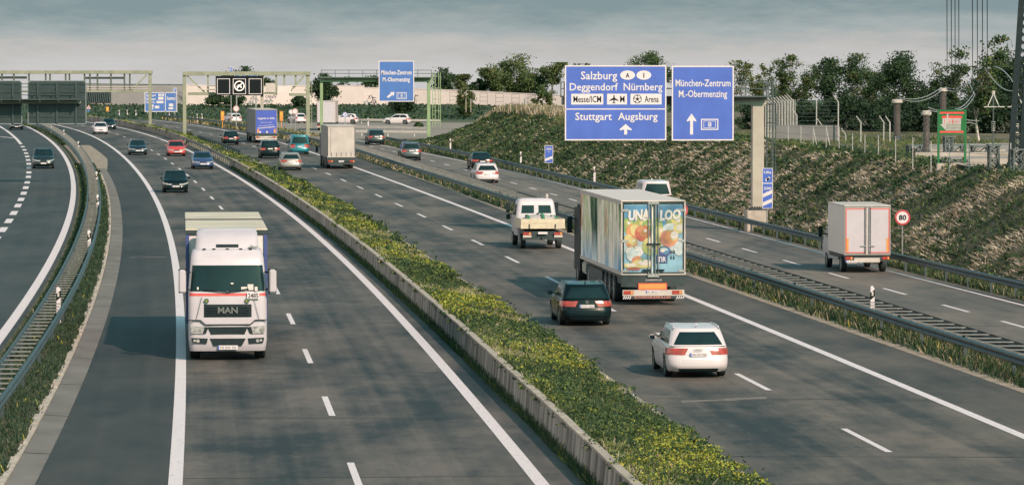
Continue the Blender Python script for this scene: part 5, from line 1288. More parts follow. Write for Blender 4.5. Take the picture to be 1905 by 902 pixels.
# --- smaller signs
def pole_sign(name, label, px, Y, py_c, py_foot, build, z0=0.0, group=None, pole=.035, cat='road sign', pm=None):
    r = empty(name, (x_at(px, Y), Y, z0), 0, label, cat, group); hc = h_at(py_c, Y)-z0
    q = MB(); q.cyl((0,.06,-.1),(0,.06,hc), pole, pole, 8); q.build('pole', pm or M['steel'], r)
    build(r, Face((0,0,hc),(1,0,0),(0,-1,0))); return r
def limit80(rad):
    def f(r, F):
        q = MB(); F.disc(q, 0, 0, rad, 0, .03, n=32); d = q.build('sign_disc', M['sgwhite'], r)
        q = MB(); F.ring(q, 0, 0, rad*.78, rad*.99, .03, .036, n=32); q.build('red_ring', mat('limit_red', (.42,.04,.05), .4), d)
        q = MB(); F.text(q, '80', 0, -rad*.32, rad*.66, rad*.98, .040, bold=.03); q.build('lettering', M['sgblack'], d, fix=False)
    return f
X80 = x_at(1678.5, 178); pole_sign('speed_limit_sign', 'round red and white speed limit sign reading 80 right of the white box van', 1678.5, 178, 404.5, 470, limit80(.345), emb_h(178, X80-emb_x0(178))-.1, 'speed limit signs')
pole_sign('speed_limit_sign', 'round speed limit sign mostly hidden behind the fruit painted trailer', 1265.5, 181, 391, 440, limit80(.345), 0, 'speed limit signs')
def marker(stripes, w, h, top):
    def f(r, F):
        q = MB(); F.rect(q, -w/2, w/2, -h/2, h/2, 0, .03); p = q.build('panel', M['sgwhite'], r, bevel=.004)
        q = MB(); F.rect(q, -w/2+.035, w/2-.035, -h/2+.035, h/2-.035, .03, .034); b = q.build('blue_field', M['blue'], p)
        q = MB()
        for k in range(stripes):
            y = -h/2+.14+k*.46; F.poly(q, [(-w/2+.04,y),(w/2-.04,y+.22),(w/2-.04,y+.42),(-w/2+.04,y+.20)], .034, .039)
        q.build('diagonal_stripe', M['sgwhite'], b)
        for t, yy, hh, ww in top: q = MB(); F.text(q, t, 0, yy, hh, ww, .040, bold=.02); q.build('lettering', M['sgwhite'], b, fix=False)
    return f
Xm = x_at(1021, 320); pole_sign('distance_sign', 'narrow blue distance sign with one white slanting stripe on the embankment', 1021, 320, 287, 320, marker(1, .68, 1.42, [('300',.35,.16,.42),('m',.16,.10,.12)]), emb_h(320, Xm-emb_x0(320))-.1, 'blue distance signs')
Yu = 213; zu = emb_h(Yu, x_at(1427.5,Yu)-emb_x0(Yu))-.1
pole_sign('distance_sign', 'narrow blue sign reading 200 m with two white slanting stripes beside the beige column', 1427.5, Yu, 364.5, 400, marker(2, .57, 1.38, [('200',.34,.15,.42),('m',.17,.10,.13)]), zu, 'blue distance signs')
def u6(r, F):
    q = MB(); F.rect(q, -.285,.285,-.41,.41,0,.03); p = q.build('panel', M['sgwhite'], r, bevel=.004)
    q = MB(); F.rect(q, -.255,.255,-.38,.38,.03,.034); b = q.build('blue_field', M['blue'], p)
    q = MB(); F.text(q, 'U6a', 0, .12, .16, .40, .04, bold=.02); q.build('lettering', M['sgwhite'], b, fix=False)
    q = MB(); F.poly(q, [(-.10,-.30),(-.04,-.30),(-.04,-.12),(.06,-.10),(.06,-.02),(.17,-.135),(.06,-.25),(.06,-.165),(-.02,-.185),(-.10,-.12)][::1], .034, .04); q.build('arrow', M['sgwhite'], b)
pole_sign('diversion_sign', 'small blue U6a diversion sign with bent arrow above the 200 m sign', 1427.5, Yu+.12, 327, 400, u6, zu)
YB = 655; S = SignPx('direction_sign', 'distant blue sign with two fields standing on legs behind the left portal post', 269, 329.5, 172, 208.5, YB, M['blue2'], 0, 'blue direction signs', .12)
S.plate(306.8, 308.2, 172, 208.5, name='divider')
for t, a, b, c, d in (('Salzburg',272,290,180,175),('Nürnberg',272,290,187,182),('München Ost',272,288,192.5,188.5),('Stuttgart',310,327,186,180)): S.text(t, a, b, c, d, bold=.03)
S.plate(291, 304, 188, 192.5); S.plate(294, 304, 180.5, 186); S.plate(294.5,299.5,175,179,name='country_oval'); S.plate(300.5,305,175,179,name='country_oval')
S.poly([(284,194),(287,198),(284.8,197.5),(284.8,204),(283.2,204),(283.2,197.5),(281,198)]); S.plate(288, 296, 197, 202, name='road_number'); S.plate(314, 322, 193, 198.5, name='road_number')
S.poly([(313,200.5),(319,200.5),(319,199),(323,202),(319,205),(319,203.5),(313,203.5)])
for px in (274,291,308,324):
    q = MB(); q.box(S.u(px)-.09, S.u(px)+.09, .08, .2, -S.root.location.z, S.H/2-.1); q.build('leg', M['steel'], S.root)
def pboard(r, F):
    q = MB(); F.rect(q, -.28,.28,-.38,.38,0,.04); p = q.build('panel', M['sgwhite'], r)
    q = MB(); F.rect(q, -.22,.22,-.32,.32,.04,.045); b = q.build('blue_field', M['blue2'], p)
    q = MB(); F.rect(q, -.14,.14,.12,.2,.045,.05); F.poly(q, [(-.12,-.22),(-.04,-.22),(-.02,-.08),(.1,-.02),(.02,.04),(-.12,-.06)], .045, .05); q.build('symbol', M['sgwhite'], b)
pole_sign('information_sign', 'tiny blue sign on a pole above the top of the distant blue sign', 325.5, 648, 168, 215, pboard, 0, 'tiny blue information signs', .05)
pole_sign('information_sign', 'tiny blue sign sticking up over the top chord of the signal gantry', 430, 560, 129.3, 215, pboard, 0, 'tiny blue information signs', .06)
S = SignPx('direction_sign', 'far blue sign mostly hidden behind the black lane signal panels', 436, 480, 139.5, 172, 640, M['blue2'], 0, 'blue direction signs', .10)
S.text('Stuttgart', 446, 470, 146, 140, bold=.03)
for px in (440,476):
    q = MB(); q.box(S.u(px)-.1, S.u(px)+.1, .08, .25, -S.root.location.z, S.H/2-.2); q.build('leg', M['steel'], S.root)
def disc(rad, m, dot=None):
    def f(r, F):
        q = MB(); F.disc(q, 0, 0, rad, 0, .04, n=20); d = q.build('sign_disc', M['sgwhite'], r)
        q = MB(); F.ring(q, 0, 0, rad*.76, rad*.98, .04, .045, n=20); q.build('ring', m, d)
        if dot: q = MB(); F.poly(q, [(-.1,-.12),(.0,.02),(-.1,.02),(.12,.16),(.16,-.1),(.06,-.04),(0,-.16)], .04, .046); q.build('arrow', dot, d)
    return f
pink = mat('faded_red', (.48,.24,.22), .5)
pole_sign('round_sign', 'pale round sign on a pole left of the blue lorry', 439.5, 545, 202.5, 230, disc(.42, pink), 0, 'pale round signs by the far road', .07)
pole_sign('round_sign', 'pale round sign between blue lorry and the gantry leg', 549, 535, 207.5, 230, disc(.40, pink), 0, 'pale round signs by the far road', .05)
pole_sign('round_sign', 'pale round sign half behind another one right of the blue lorry', 541.5, 540, 208.5, 235, disc(.34, M['steel']), 0, 'pale round signs by the far road', .06)
r = pole_sign('round_sign', 'blue and white arrow disc with two side lamps in front of the ivy bank', 642, 572, 213.5, 232, disc(.38, M['blue2'], M['blue2']), 0, 'pale round signs by the far road', .06)
for sd in (1,-1):
    q = MB(); z = h_at(216.5, 572); q.bar((0,.0,z),(sd*.85,0,z),.05); q.cyl((sd*.85,.05,z),(sd*.85,-.1,z),.14,.14,10); q.build('warning_lamp', M['sgwhite'], r)
def tri(r, F):
    q = MB(); F.poly(q, [(-.42,-.34),(.42,-.34),(0,.40)], 0, .04); d = q.build('sign_triangle', pink, r)
    q = MB(); F.poly(q, [(-.27,-.25),(.27,-.25),(0,.22)], .04, .046); e_ = q.build('white_field', M['sgwhite'], d)
    q = MB(); F.rect(q, -.07,.07,-.2,.02,.046,.05); q.build('symbol', M['sgblack'], e_)
    q = MB(); F.rect(q, -.22,.22,-.95,-.42,0,.04); q.build('panel', M['blue2'], r)
pole_sign('warning_sign', 'triangular warning sign over a small blue panel beside the dark sign back', 165, 660, 199.5, 215, tri, 0, None, .05)
def phone(label, px, Y, py):
    r = empty('emergency_phone', (x_at(px, Y), Y, 0), 0, label, 'emergency phone', 'orange emergency phones'); z = h_at(py, Y)
    q = MB(); q.box(-.05,.05,-.05,.05,0,z-.4); q.build('pole', M['orange'], r)
    q = MB(); q.box(-.24,.24,-.16,.16,z-.75,z+.6); b = q.build('housing', M['orange'], r, bevel=.04)
    q = MB(); q.box(-.12,.12,-.17,-.161,z+.05,z+.42); q.build('speaker_field', M['yellow'], b)
phone('orange emergency phone left of the round sign, beyond the carriageway', 414, 556, 215); phone('orange emergency phone just right of the blue lorry', 523.5, 540, 215.5); phone('orange emergency phone far left in front of the ivy bank', 200, 662, 205.5)
q_rp = [(45,'x')]
for px, Y, lab in ((222,650,'white marker post on the far verge left of the portal post'),(237,652,'white marker post between far verge and blue distant sign'),(253,648,'white marker post just left of the portal post'),(315,640,'white marker post under the right edge of the distant blue sign'),(367,600,'white marker post on the far verge right of the signal gantry leg'),(376,604,'white marker post on the far verge, second one right of the gantry leg'),(685,560,'thin white marker post right of the grey tarpaulin lorry')):
    o = copy_tree(rp); o.location = (x_at(px, Y), Y, 0); o.scale = (1.4,1.4,1.35); o['label'] = lab

# ------------------------------------------------------------------ far walls
def wallrun(name, label, pts, m, thick=.4, capm=None, cat='wall', group=None, join=None):
    """pts: (px, Y, py_top, py_bottom)"""
    r = empty(name, (x_at(pts[0][0], pts[0][1], 3), pts[0][1], 0), 0, label, cat, group); bx, by = r.location.x, r.location.y
    q = MB(); c = MB()
    for (a, Ya, ta, ba), (b, Yb2, tb, bb) in zip(pts[:-1], pts[1:]):
        x0, x1 = x_at(a,Ya,3)-bx, x_at(b,Yb2,3)-bx; y0, y1 = Ya-by, Yb2-by; z = [h_at(ba,Ya)-.5, h_at(bb,Yb2)-.5, h_at(tb,Yb2), h_at(ta,Ya)]
        q.add([(x0,y0,z[0]),(x1,y1,z[1]),(x1,y1,z[2]),(x0,y0,z[3]),(x0,y0+thick,z[0]),(x1,y1+thick,z[1]),(x1,y1+thick,z[2]),(x0,y0+thick,z[3])], [(0,1,2,3),(7,6,5,4),(3,2,6,7),(0,3,7,4),(1,5,6,2)])
        c.add([(x0,y0-.06,z[3]),(x1,y1-.06,z[2]),(x1,y1-.06,z[2]+.12),(x0,y0-.06,z[3]+.12),(x0,y0+thick+.05,z[3]),(x1,y1+thick+.05,z[2]),(x1,y1+thick+.05,z[2]+.12),(x0,y0+thick+.05,z[3]+.12)], [(0,1,2,3),(7,6,5,4),(3,2,6,7),(0,3,7,4),(1,5,6,2),(0,4,5,1)])
    q.build('wall_panel', m, r, fix=False); c.build('coping', capm or M['greycon'], r, fix=False)
    return r
w1 = wallrun('noise_wall', 'long grey concrete noise wall behind the left portal gantry', [(150,698,156.5,191),(215,700,157.5,190.5),(345,702,158.5,191)], mat('noise_wall_grey', (.19,.19,.195), .85, 0, .12, .3), .5, M['dsteel'])
q = MB()
for i in range(12):
    x = x_at(158+4*i, 696)-w1.location.x; z0, z1 = h_at(192-.15*i,696), h_at(171.5,696); q.prism([(x,z1),(x+.22,z1),(x+.40,z0),(x+.18,z0)], lambda a,b:(a,-2.6,b), lambda a,b:(a,-2.2,b))
q.build('louvre_panel', M['dsteel'], w1)
q = MB(); q.box(x_at(157,696)-w1.location.x, x_at(207,696)-w1.location.x, -2.15, -2.0, h_at(192,696), h_at(171.5,696)); q.build('louvre_backing', M['dark'], w1)
w2 = wallrun('noise_wall', 'long pale pinkish white noise wall on the far bank behind trees', [(345,702,158.5,191),(470,700,162,191),(624,700,160,193),(678,699,160.5,197),(678.3,699,164,197),(760,698,165.5,199),(880,694,170,202),(975,690,175,208),(1062,686,179,212)], M['whitewall'], .4, M['whitewall'])
for px in (837,893,922,952,982,1042):
    q = MB(); bx, by = w2.location.x, w2.location.y; Y = 690; x0, x1 = x_at(px,Y)-bx, x_at(px+14,Y)-bx; y = Y-by-1.0
    za, zb2 = h_at(201+(px-837)*.035,Y), h_at(172+(px-837)*.03,Y)
    for x in (x0, x1): q.bar((x,y,za-1.2),(x,y,zb2),.07)
    for i in range(5): q.bar((x0,y,za+(zb2-za)*i/4),(x1,y,za+(zb2-za)*i/4),.07)
    q.bar((x0,y,za),(x0-.7,y,za-.6),.05); q.build('wall_ladder', mat('rust_steel', (.17,.14,.13), .7), w2)
def scribble(px, py, n, s, seed, Yw=699):
    rnd = random.Random(seed); q = MB(); bx, by = w2.location.x, w2.location.y
    for i in range(n):
        x, z = x_at(px+i*s*1.1, Yw)-bx, h_at(py, Yw); pts = [(x+rnd.uniform(-.25,.3)*s*.35, z+rnd.uniform(-.5,.5)*s*.25) for _ in range(5)]
        for a, b in zip(pts[:-1], pts[1:]): q.bar((a[0],Yw-by-.5-.004*i,a[1]),(b[0],Yw-by-.5-.004*i,b[1]),.03,.09)
    q.build('graffiti', mat('graffiti_ink', (.06,.07,.11), .7), w2)
scribble(687, 181, 3, 4, 1, 698.2); scribble(690, 190, 3, 4, 2, 698.2); scribble(687.5,193,4,3.5,3,698.2); scribble(331, 176, 3, 4.5, 4, 701.5); scribble(470, 184, 3, 4.5, 5, 699.5); scribble(497,181,4,4,6,699.5)
# ------------------------------------------------------------------ vegetation
def quads_at(P, size, nrm_up=0.0, aspect=1.0, rng=NR):
    """randomly turned leaf quads at points P (n,3)"""
    n = len(P); a = rng.normal(size=(n,3)); a[:,2] *= (1-nrm_up); a /= np.linalg.norm(a, axis=1)[:,None]+1e-9
    b = rng.normal(size=(n,3)); b -= a*(a*b).sum(1)[:,None]; b /= np.linalg.norm(b, axis=1)[:,None]+1e-9
    s = np.broadcast_to(np.asarray(size, float), (n,))[:,None]; u = a*s*.5*aspect; v = b*s*.5
    return np.stack([P-u-v*.6, P+u*.3-v, P+u+v*.5, P-u*.2+v], 1)
def blades(x, y, z, h, w, lean, rng=NR, yaw=None):
    """upright tapering blades; lean = (n,2) offset of the tip"""
    n = len(x); t = rng.uniform(0, 2*math.pi, n) if yaw is None else yaw; c, s = np.cos(t)*w/2, np.sin(t)*w/2
    B = np.stack([x, y, z], 1); T = B+np.stack([lean[:,0], lean[:,1], h], 1); W = np.stack([c, s, 0*c], 1)
    return np.stack([B-W, B+W, T+W*.35, T-W*.35], 1)
LF = dict(dark=leafmat('leaf_dark', (.026,.054,.030)), mid=leafmat('leaf_mid', (.052,.098,.038), .35, .3), light=leafmat('leaf_light', (.12,.155,.055), .35, .35), olive=leafmat('leaf_olive', (.15,.135,.06), .35, .35),
          rust=leafmat('leaf_rust', (.16,.095,.045)), yellow=leafmat('leaf_yellow', (.45,.40,.06)), ygreen=leafmat('leaf_yellow_green', (.21,.255,.045)), straw=leafmat('straw', (.29,.24,.165)), pale=leafmat('pale_straw', (.56,.49,.41)))
def veg(name, V, mats, mi, label=None):
    return tag(fast_quads(name, V, [LF[m] for m in mats], mi), kind='stuff')

# --- median planting: clumps of leaves with yellow flowers, dry grass between
def median_points(y0, y1, n):
    Y = NR.uniform(y0, y1, n); t = NR.uniform(0, 1, n); return Y, t
def median_xyz(Y, t):
    a = np.array([LN['wall'](y)+.30 for y in Y]); b = np.array([LN['kerb'](y)-.12 for y in Y])
    return a+(b-a)*t, .62+(.09-.62)*np.clip((t*(b-a)+.0)/(b-a), 0, 1)
Vs = []; Ms = []
def plant_zone(y0, y1, nclump, leaf, per, grass_n, flower=True):
    # bushy flowering clumps, thick where a slow noise says so
    Y, t = median_points(y0, y1, nclump*3); x, z = median_xyz(Y, t)
    dens = vnoise(x*1.0, Y*.30, 2.2, 21)*.65+vnoise(x, Y, 1.1, 22)*.35
    keep = dens > .47; Y, t, x, z, dens = Y[keep][:nclump], t[keep][:nclump], x[keep][:nclump], z[keep][:nclump], dens[keep][:nclump]
    for i in range(len(Y)):
        r = NR.uniform(.22,.55); hh = NR.uniform(.07,.27)*(1.1-.55*t[i]); n = int(per*NR.uniform(.6,1.3))
        d = NR.normal(size=(n,3)); d /= np.linalg.norm(d, axis=1)[:,None]; rad = NR.uniform(.35,1,n)**.5
        P = np.stack([x[i]+d[:,0]*r*rad, Y[i]+d[:,1]*r*rad*1.3, z[i]+.02+np.abs(d[:,2])*hh*rad], 1)
        hgt = (P[:,2]-z[i])/hh; k = NR.uniform(size=n); pf = float(vnoise(x[i]*.8, Y[i]*.16, 1.6, 27)); fl = max(.02, min(.70, (pf-.38)*2.4)) if flower else .1
        mi = np.where(k < .30, 0, np.where(k < .62, 1, 2)); top = (hgt > .45) & (NR.uniform(size=n) < fl); mi = np.where(top, np.where(NR.uniform(size=n) < .55, 3, 4), mi)
        sz = np.where(mi == 4, leaf*.72, leaf)*NR.uniform(.7,1.3,n)
        Vs.append(quads_at(P, sz, .5)); Ms.append(mi)
    Y, t = median_points(y0, y1, grass_n); x, z = median_xyz(Y, t); n = grass_n
    dry = (vnoise(x*1.3, Y*.35, 2.2, 31) > .54) | (NR.uniform(size=n) < .06)
    hh = NR.uniform(.06,.24,n)*np.where(dry, 1.1, 1)*(1.05-.5*t); ln = NR.normal(size=(n,2))*.10
    Vs.append(blades(x, Y, z-.02, hh, NR.uniform(.02,.05,n)*(leaf/.09), ln)); k = NR.uniform(size=n)
    Ms.append(np.where(dry, np.where(k < .35, 5, np.where(k < .45, 6, np.where(k < .7, 2, 3))), np.where(k < .45, 0, np.where(k < .8, 1, 2))))
plant_zone(78, 130, 760, .058, 120, 34000); plant_zone(130, 210, 900, .082, 85, 28000); plant_zone(210, 350, 1000, .12, 50, 20000); plant_zone(349, 455, 120, .2, 25, 3000)
plant_zone(452, 690, 1100, .24, 30, 6000)
for i in range(170):
    y = 80*(340/80)**random.random(); t = random.choice((random.uniform(.05,.5), random.uniform(.7,1.0))); x, z = median_xyz(np.array([y]), np.array([t])); k_ = random.randint(14,34); hh = random.uniform(.25,.62)
    P = np.stack([x[0]+NR.normal(size=k_)*.10, y+NR.normal(size=k_)*.14, z[0]+NR.uniform(.02,1,k_)*hh], 1); Vs.append(quads_at(P, NR.uniform(.05,.10,k_)*max(1,y/140), .2)); Ms.append(np.where(NR.uniform(size=k_)<.55,0,np.where(NR.uniform(size=k_)<.8,1,3)))
veg('median_plants', np.concatenate(Vs), ['dark','mid','light','ygreen','yellow','straw','pale'], np.concatenate(Ms))
# weeds along the foot of the median wall and in the verges
def verge_grass(name, fa, fb, y0, y1, n, h, zf, mix, wd=.05, mats=('dark','mid','light','straw','yellow'), patch=None):
    Y = NR.uniform(y0, y1, n) if y1/y0 < 1.6 else y0*(y1/y0)**(NR.uniform(size=n)**1.0)
    t = NR.uniform(size=n); a = np.array([fa(y) for y in Y]); b = np.array([fb(y) for y in Y]); x = a+(b-a)*t
    if patch is not None:
        k = vnoise(x, Y*.4, 1.5, patch) > .5; Y, x = Y[k], x[k]; n = len(Y)
    z = np.array([zf(y) if callable(zf) else zf for y in Y]); sc = np.clip(Y/150, .7, 2.2)
    hh = NR.uniform(.35,1,n)*h; V = blades(x, Y, z-.02, hh, NR.uniform(.6,1.4,n)*wd*sc, NR.normal(size=(n,2))*h*.35)
    c = np.cumsum(mix)/sum(mix); mi = np.searchsorted(c, NR.uniform(size=n)*.9999)
    return veg(name, V, list(mats), mi)
verge_grass('wall_foot_weeds', off('wall',-.20), off('wall',.0), 80, 345, 12000, .30, 0, [6,4,.8,.3,.1], .03)
verge_grass('left_verge_grass', off('rampR',.5), lambda Y: LN['gutL'](Y)-.15, 84, 360, 30000, .17, 0.02, [12,.9,.05,.06,.08], .05)
verge_grass('left_verge_grass', off('rampR',.6), off('gutL',-.6), 440, 600, 5000, .3, 0.0, [7,2,.3,.3,0], .1)
verge_grass('strip_grass', off('E6',.25), off('C3l',-.1), 98, 330, 30000, .34, .0, [6,3.5,1.4,2.2,.1], .045)
verge_grass('strip_grass', off('E6',.05), off('C3l',-.2), 330, 470, 4000, .2, .0, [3,2,1.2,4,.0], .08)
verge_grass('right_verge_grass', off('C3r',.15), off('g3',.9), 120, 460, 26000, .32, .04, [6,4,1.6,1.2,.05], .05)
verge_grass('far_verge_grass', off('g2f',-.9), off('g2f',5), 470, 690, 9000, .5, 0, [3,3,2,4,.3], .14)

# --- embankment: dark green herbs with bleached straw lying downslope
n = 125000
Y = 140*(455/140)**NR.uniform(size=n); d = NR.uniform(0,1,n)**.9*9.0; x0 = np.array([emb_x0(y) for y in Y]); zz = np.array([emb_h(a,b) for a,b in zip(Y,d)])
zz += (vnoise(d,Y,2.3,5)-.5)*.22+(vnoise(d,Y,7,6)-.5)*.35*np.minimum(1,d/3)
x = x0+d; sc = np.clip(Y/190,.75,2.0)
up_ = np.clip((Y-230)/130, 0, 1)
sn = vnoise(Y+d*.5, d*.8, 1.3, 51)*.42+vnoise(Y*.35, d, 2.2, 52)*.38+NR.uniform(size=n)*.20
pst = np.clip((sn-.45)*4.8, 0, .84)*(1-.80*up_)*np.clip(1.15-np.maximum(0, d-6.0)*.5, .25, 1)
strw = NR.uniform(size=n) < pst
hh = np.where(strw, NR.uniform(.04,.16,n), NR.uniform(.05,.20,n)); ln = NR.normal(size=(n,2))*.12; ln[:,0] -= np.where(strw, NR.uniform(.0,.30,n), .03)
ln[:,1] += np.where(strw, NR.uniform(-.1,.25,n), 0)
yw = np.where(strw, .56+NR.normal(size=n)*.5, NR.uniform(0, 6.28, n)); V = blades(x, Y, zz-.02, hh, NR.uniform(.03,.085,n)*sc*np.where(strw, 1.3, 1), ln, yaw=yw); k = NR.uniform(size=n)
gm_ = np.where(k < .52-.25*up_, 0, np.where(k < .80-.12*up_, 1, np.where(k < .95, 2, 3)))
top_ = d > 6.2; gm_ = np.where(top_ & (k < .5), 2, gm_)
mi = np.where(strw, np.where(NR.uniform(size=n) < .55, 4, 5), gm_)
veg('embankment_grass', V, ['dark','mid','light','olive','straw','pale'], mi)
# bushy herbs on the slope for coarse light and shade
Vs = []; Ms = []
for i in range(2400):
    y = 140*(450/140)**random.random(); dd_ = random.uniform(.1,8.2); px_ = emb_x0(y)+dd_; z = emb_h(y, dd_); r = random.uniform(.12,.42); m_ = 16
    q = NR.normal(size=(m_,3)); q /= np.linalg.norm(q,axis=1)[:,None]; P = np.stack([px_+q[:,0]*r, y+q[:,1]*r*1.8, z+np.abs(q[:,2])*r*.8], 1)
    Vs.append(quads_at(P, .16*max(.8,y/220), .3)); kk = NR.uniform(size=m_); Ms.append(np.where(kk<.55,0,np.where(kk<.9,1,2)))
veg('embankment_herbs', np.concatenate(Vs), ['dark','mid','light'], np.concatenate(Ms))
# tall straw on top of the embankment's far end
n = 9000; Y = NR.uniform(372,446,n); d = emb_w(400)*np.ones(n)+NR.uniform(-.6,3.5,n); x = np.array([emb_x0(y) for y in Y])+d; zz = np.array([emb_h(a,b) for a,b in zip(Y,d)])
k = NR.uniform(size=n); veg('straw_grass', blades(x,Y,zz,NR.uniform(.3,.95,n),NR.uniform(.05,.12,n),NR.normal(size=(n,2))*.15), ['straw','olive','mid','pale'], np.where(k<.45,0,np.where(k<.65,1,np.where(k<.85,2,3))))
# mown plateau grass near the substation, and shaded undergrowth behind it
n = 26000; Y = NR.uniform(188,300,n); d = NR.uniform(6,24,n); x = np.array([emb_x0(y) for y in Y])+d; k = NR.uniform(size=n)
veg('plateau_grass', blades(x,Y,np.full(n,EMB_H+.02),NR.uniform(.05,.20,n),NR.uniform(.04,.09,n),NR.normal(size=(n,2))*.07), ['mid','light','olive','straw'], np.where(k<.45,0,np.where(k<.8,1,np.where(k<.92,2,3))))
n = 14000; X = NR.uniform(-100,60,n); Y = NR.uniform(632,696,n); z = np.interp(Y,[628,640,672,694,760],[0,.2,1.1,1.65,1.9]); k = NR.uniform(size=n)
veg('bank_ivy', quads_at(np.stack([X,Y,z+NR.uniform(0,.2,n)],1), NR.uniform(.25,.5,n), .3), ['dark','mid','light'], np.where(k<.80,0,np.where(k<.95,1,2)))

# --- trees
def tree(name, label, px, Y, top, z0, hw, style, seed, group, nleaf=3600, mix=(4,3,1,0), leaf=None, cat='tree', stretch=1.0):
    rnd = random.Random(seed); rg = np.random.default_rng(seed)
    H = h_at(top, Y)-z0; Rr = hw*Y/FPX; root = empty(name, (x_at(px, Y, z0+H/2), Y, z0), rnd.uniform(0,6), label, cat, group)
    leaf = leaf or max(.14, Y/FPX*1.86*1.5)
    tk = MB(); tips = []
    def limb(p, d, L, r, depth):
        n = 4; pts = [Vector(p)]; dd = Vector(d)
        for i in range(n):
            dd = (dd+Vector((rnd.gauss(0,.10),rnd.gauss(0,.10),.06))).normalized(); pts.append(pts[-1]+dd*(L/n))
        for i in range(n): tk.cyl(pts[i], pts[i+1], r*(1-.6*i/n), r*(1-.6*(i+1)/n), 6, 0, False)
        if depth == 0: tips.append(pts[-1]); tips.append(pts[2]); return
        for j in range(rnd.choice((2,3,3))):
            a = rnd.uniform(0,6.28); s = rnd.uniform(.45,.85); b = pts[rnd.choice((2,3,4))]
            limb(b, (dd+Vector((math.cos(a)*s, math.sin(a)*s, rnd.uniform(-.05,.35)))).normalized(), L*rnd.uniform(.55,.8), r*.48, depth-1)
        tips.append(pts[-1])
    tr0 = max(.07, Rr*.055)
    if style != 'shrub':
        stems = 1 if style in ('dense','birch') else rnd.choice((2,3))
        for s_ in range(stems):
            limb((rnd.uniform(-.2,.2)*(stems > 1),rnd.uniform(-.2,.2)*(stems > 1),-.1), (rnd.gauss(0,.06+.10*(stems>1)),rnd.gauss(0,.06),1), H*.46, tr0*(1.0 if stems == 1 else .7), 3 if style in ('loose','birch','bare') else 2)
        # keep the limbs inside the crown
        vv = np.array(tk.v); rr = np.hypot(vv[:,0], vv[:,1]); f = np.minimum(1, Rr*.92/np.maximum(rr,1e-3)); vv[:,0] *= f; vv[:,1] *= f; vv[:,2] = np.where(vv[:,2] > H*.93, H*.93, vv[:,2])
        tk.v = [tuple(p) for p in vv]
        tk.build('trunk', M['trunk'] if style != 'birch' else mat('birch_bark', (.42,.39,.35), .8, 0, .5, 6, stretch=(1,1,.5), contrast=2), root, fix=False)
    base = {'dense':.16,'loose':.22,'birch':.25,'bare':.25,'shrub':.0,'poplar':.12}[style]
    if style in ('loose','birch','bare'):
        C = np.array([(t.x,t.y,t.z) for t in tips]); rr = np.hypot(C[:,0],C[:,1]); f = np.minimum(1, Rr*.92/np.maximum(rr,1e-3)); C[:,0] *= f; C[:,1] *= f; C[:,2] = np.minimum(C[:,2], H*.94); nc = len(C); crad = Rr*.24
        if nc > 70: C = C[rg.permutation(nc)[:70]]; nc = 70
    else:
        nc = 58; u = rg.normal(size=(nc,3)); u /= np.linalg.norm(u,axis=1)[:,None]; rad = rg.uniform(.35,1,nc)**.45
        ang = np.arctan2(u[:,1],u[:,0]); lob = 1+.22*np.sin(ang*3+seed)+.16*np.sin(u[:,2]*5+seed*1.7)
        hz_ = (u[:,2]*rad+1)/2; prof = np.where(hz_ > .5, 1, .72+.56*hz_)
        C = np.stack([u[:,0]*rad*Rr*.82*lob*prof, u[:,1]*rad*Rr*.82*lob*prof, H*(base+(1-base)*.94*np.clip(hz_*(.93+.12*np.sin(ang*2+seed)), 0, 1))], 1); crad = Rr*.27
    C[:,2] = base*H*.9+(C[:,2]-C[:,2].min())*((H-crad*.55-base*H*.9)/max(.1, C[:,2].max()-C[:,2].min()))
    per = max(4, int(nleaf*1.55)//nc); P = []; T = []
    w = np.array(mix, float); w = np.cumsum(w)/w.sum()
    for c in C:
        k = int(per*rg.uniform(.4,1.5)); r = crad*rg.uniform(.6,1.35); q = rg.normal(size=(k,3))*.55
        P.append(c+q*np.array([r,r,r*.72*stretch])); tone = rg.uniform()*.55; T.append(np.searchsorted(w, np.clip(rg.uniform(size=k)*.62+tone*.7, 0, .9999)))
    P = np.concatenate(P); T = np.concatenate(T); P[:,2] = np.clip(P[:,2], .05, H)
    o = fast_quads('crown', quads_at(P, rg.uniform(.6,1.35,len(P))*leaf, .1, 1.0, rg), [LF[m] for m in ('dark','mid','light','olive')], T, root)
    return root
BW = 'trees behind the pale noise wall'; RB = 'trees behind the substation'; FB = 'bushes in front of the pale noise wall'
PZ = EMB_H
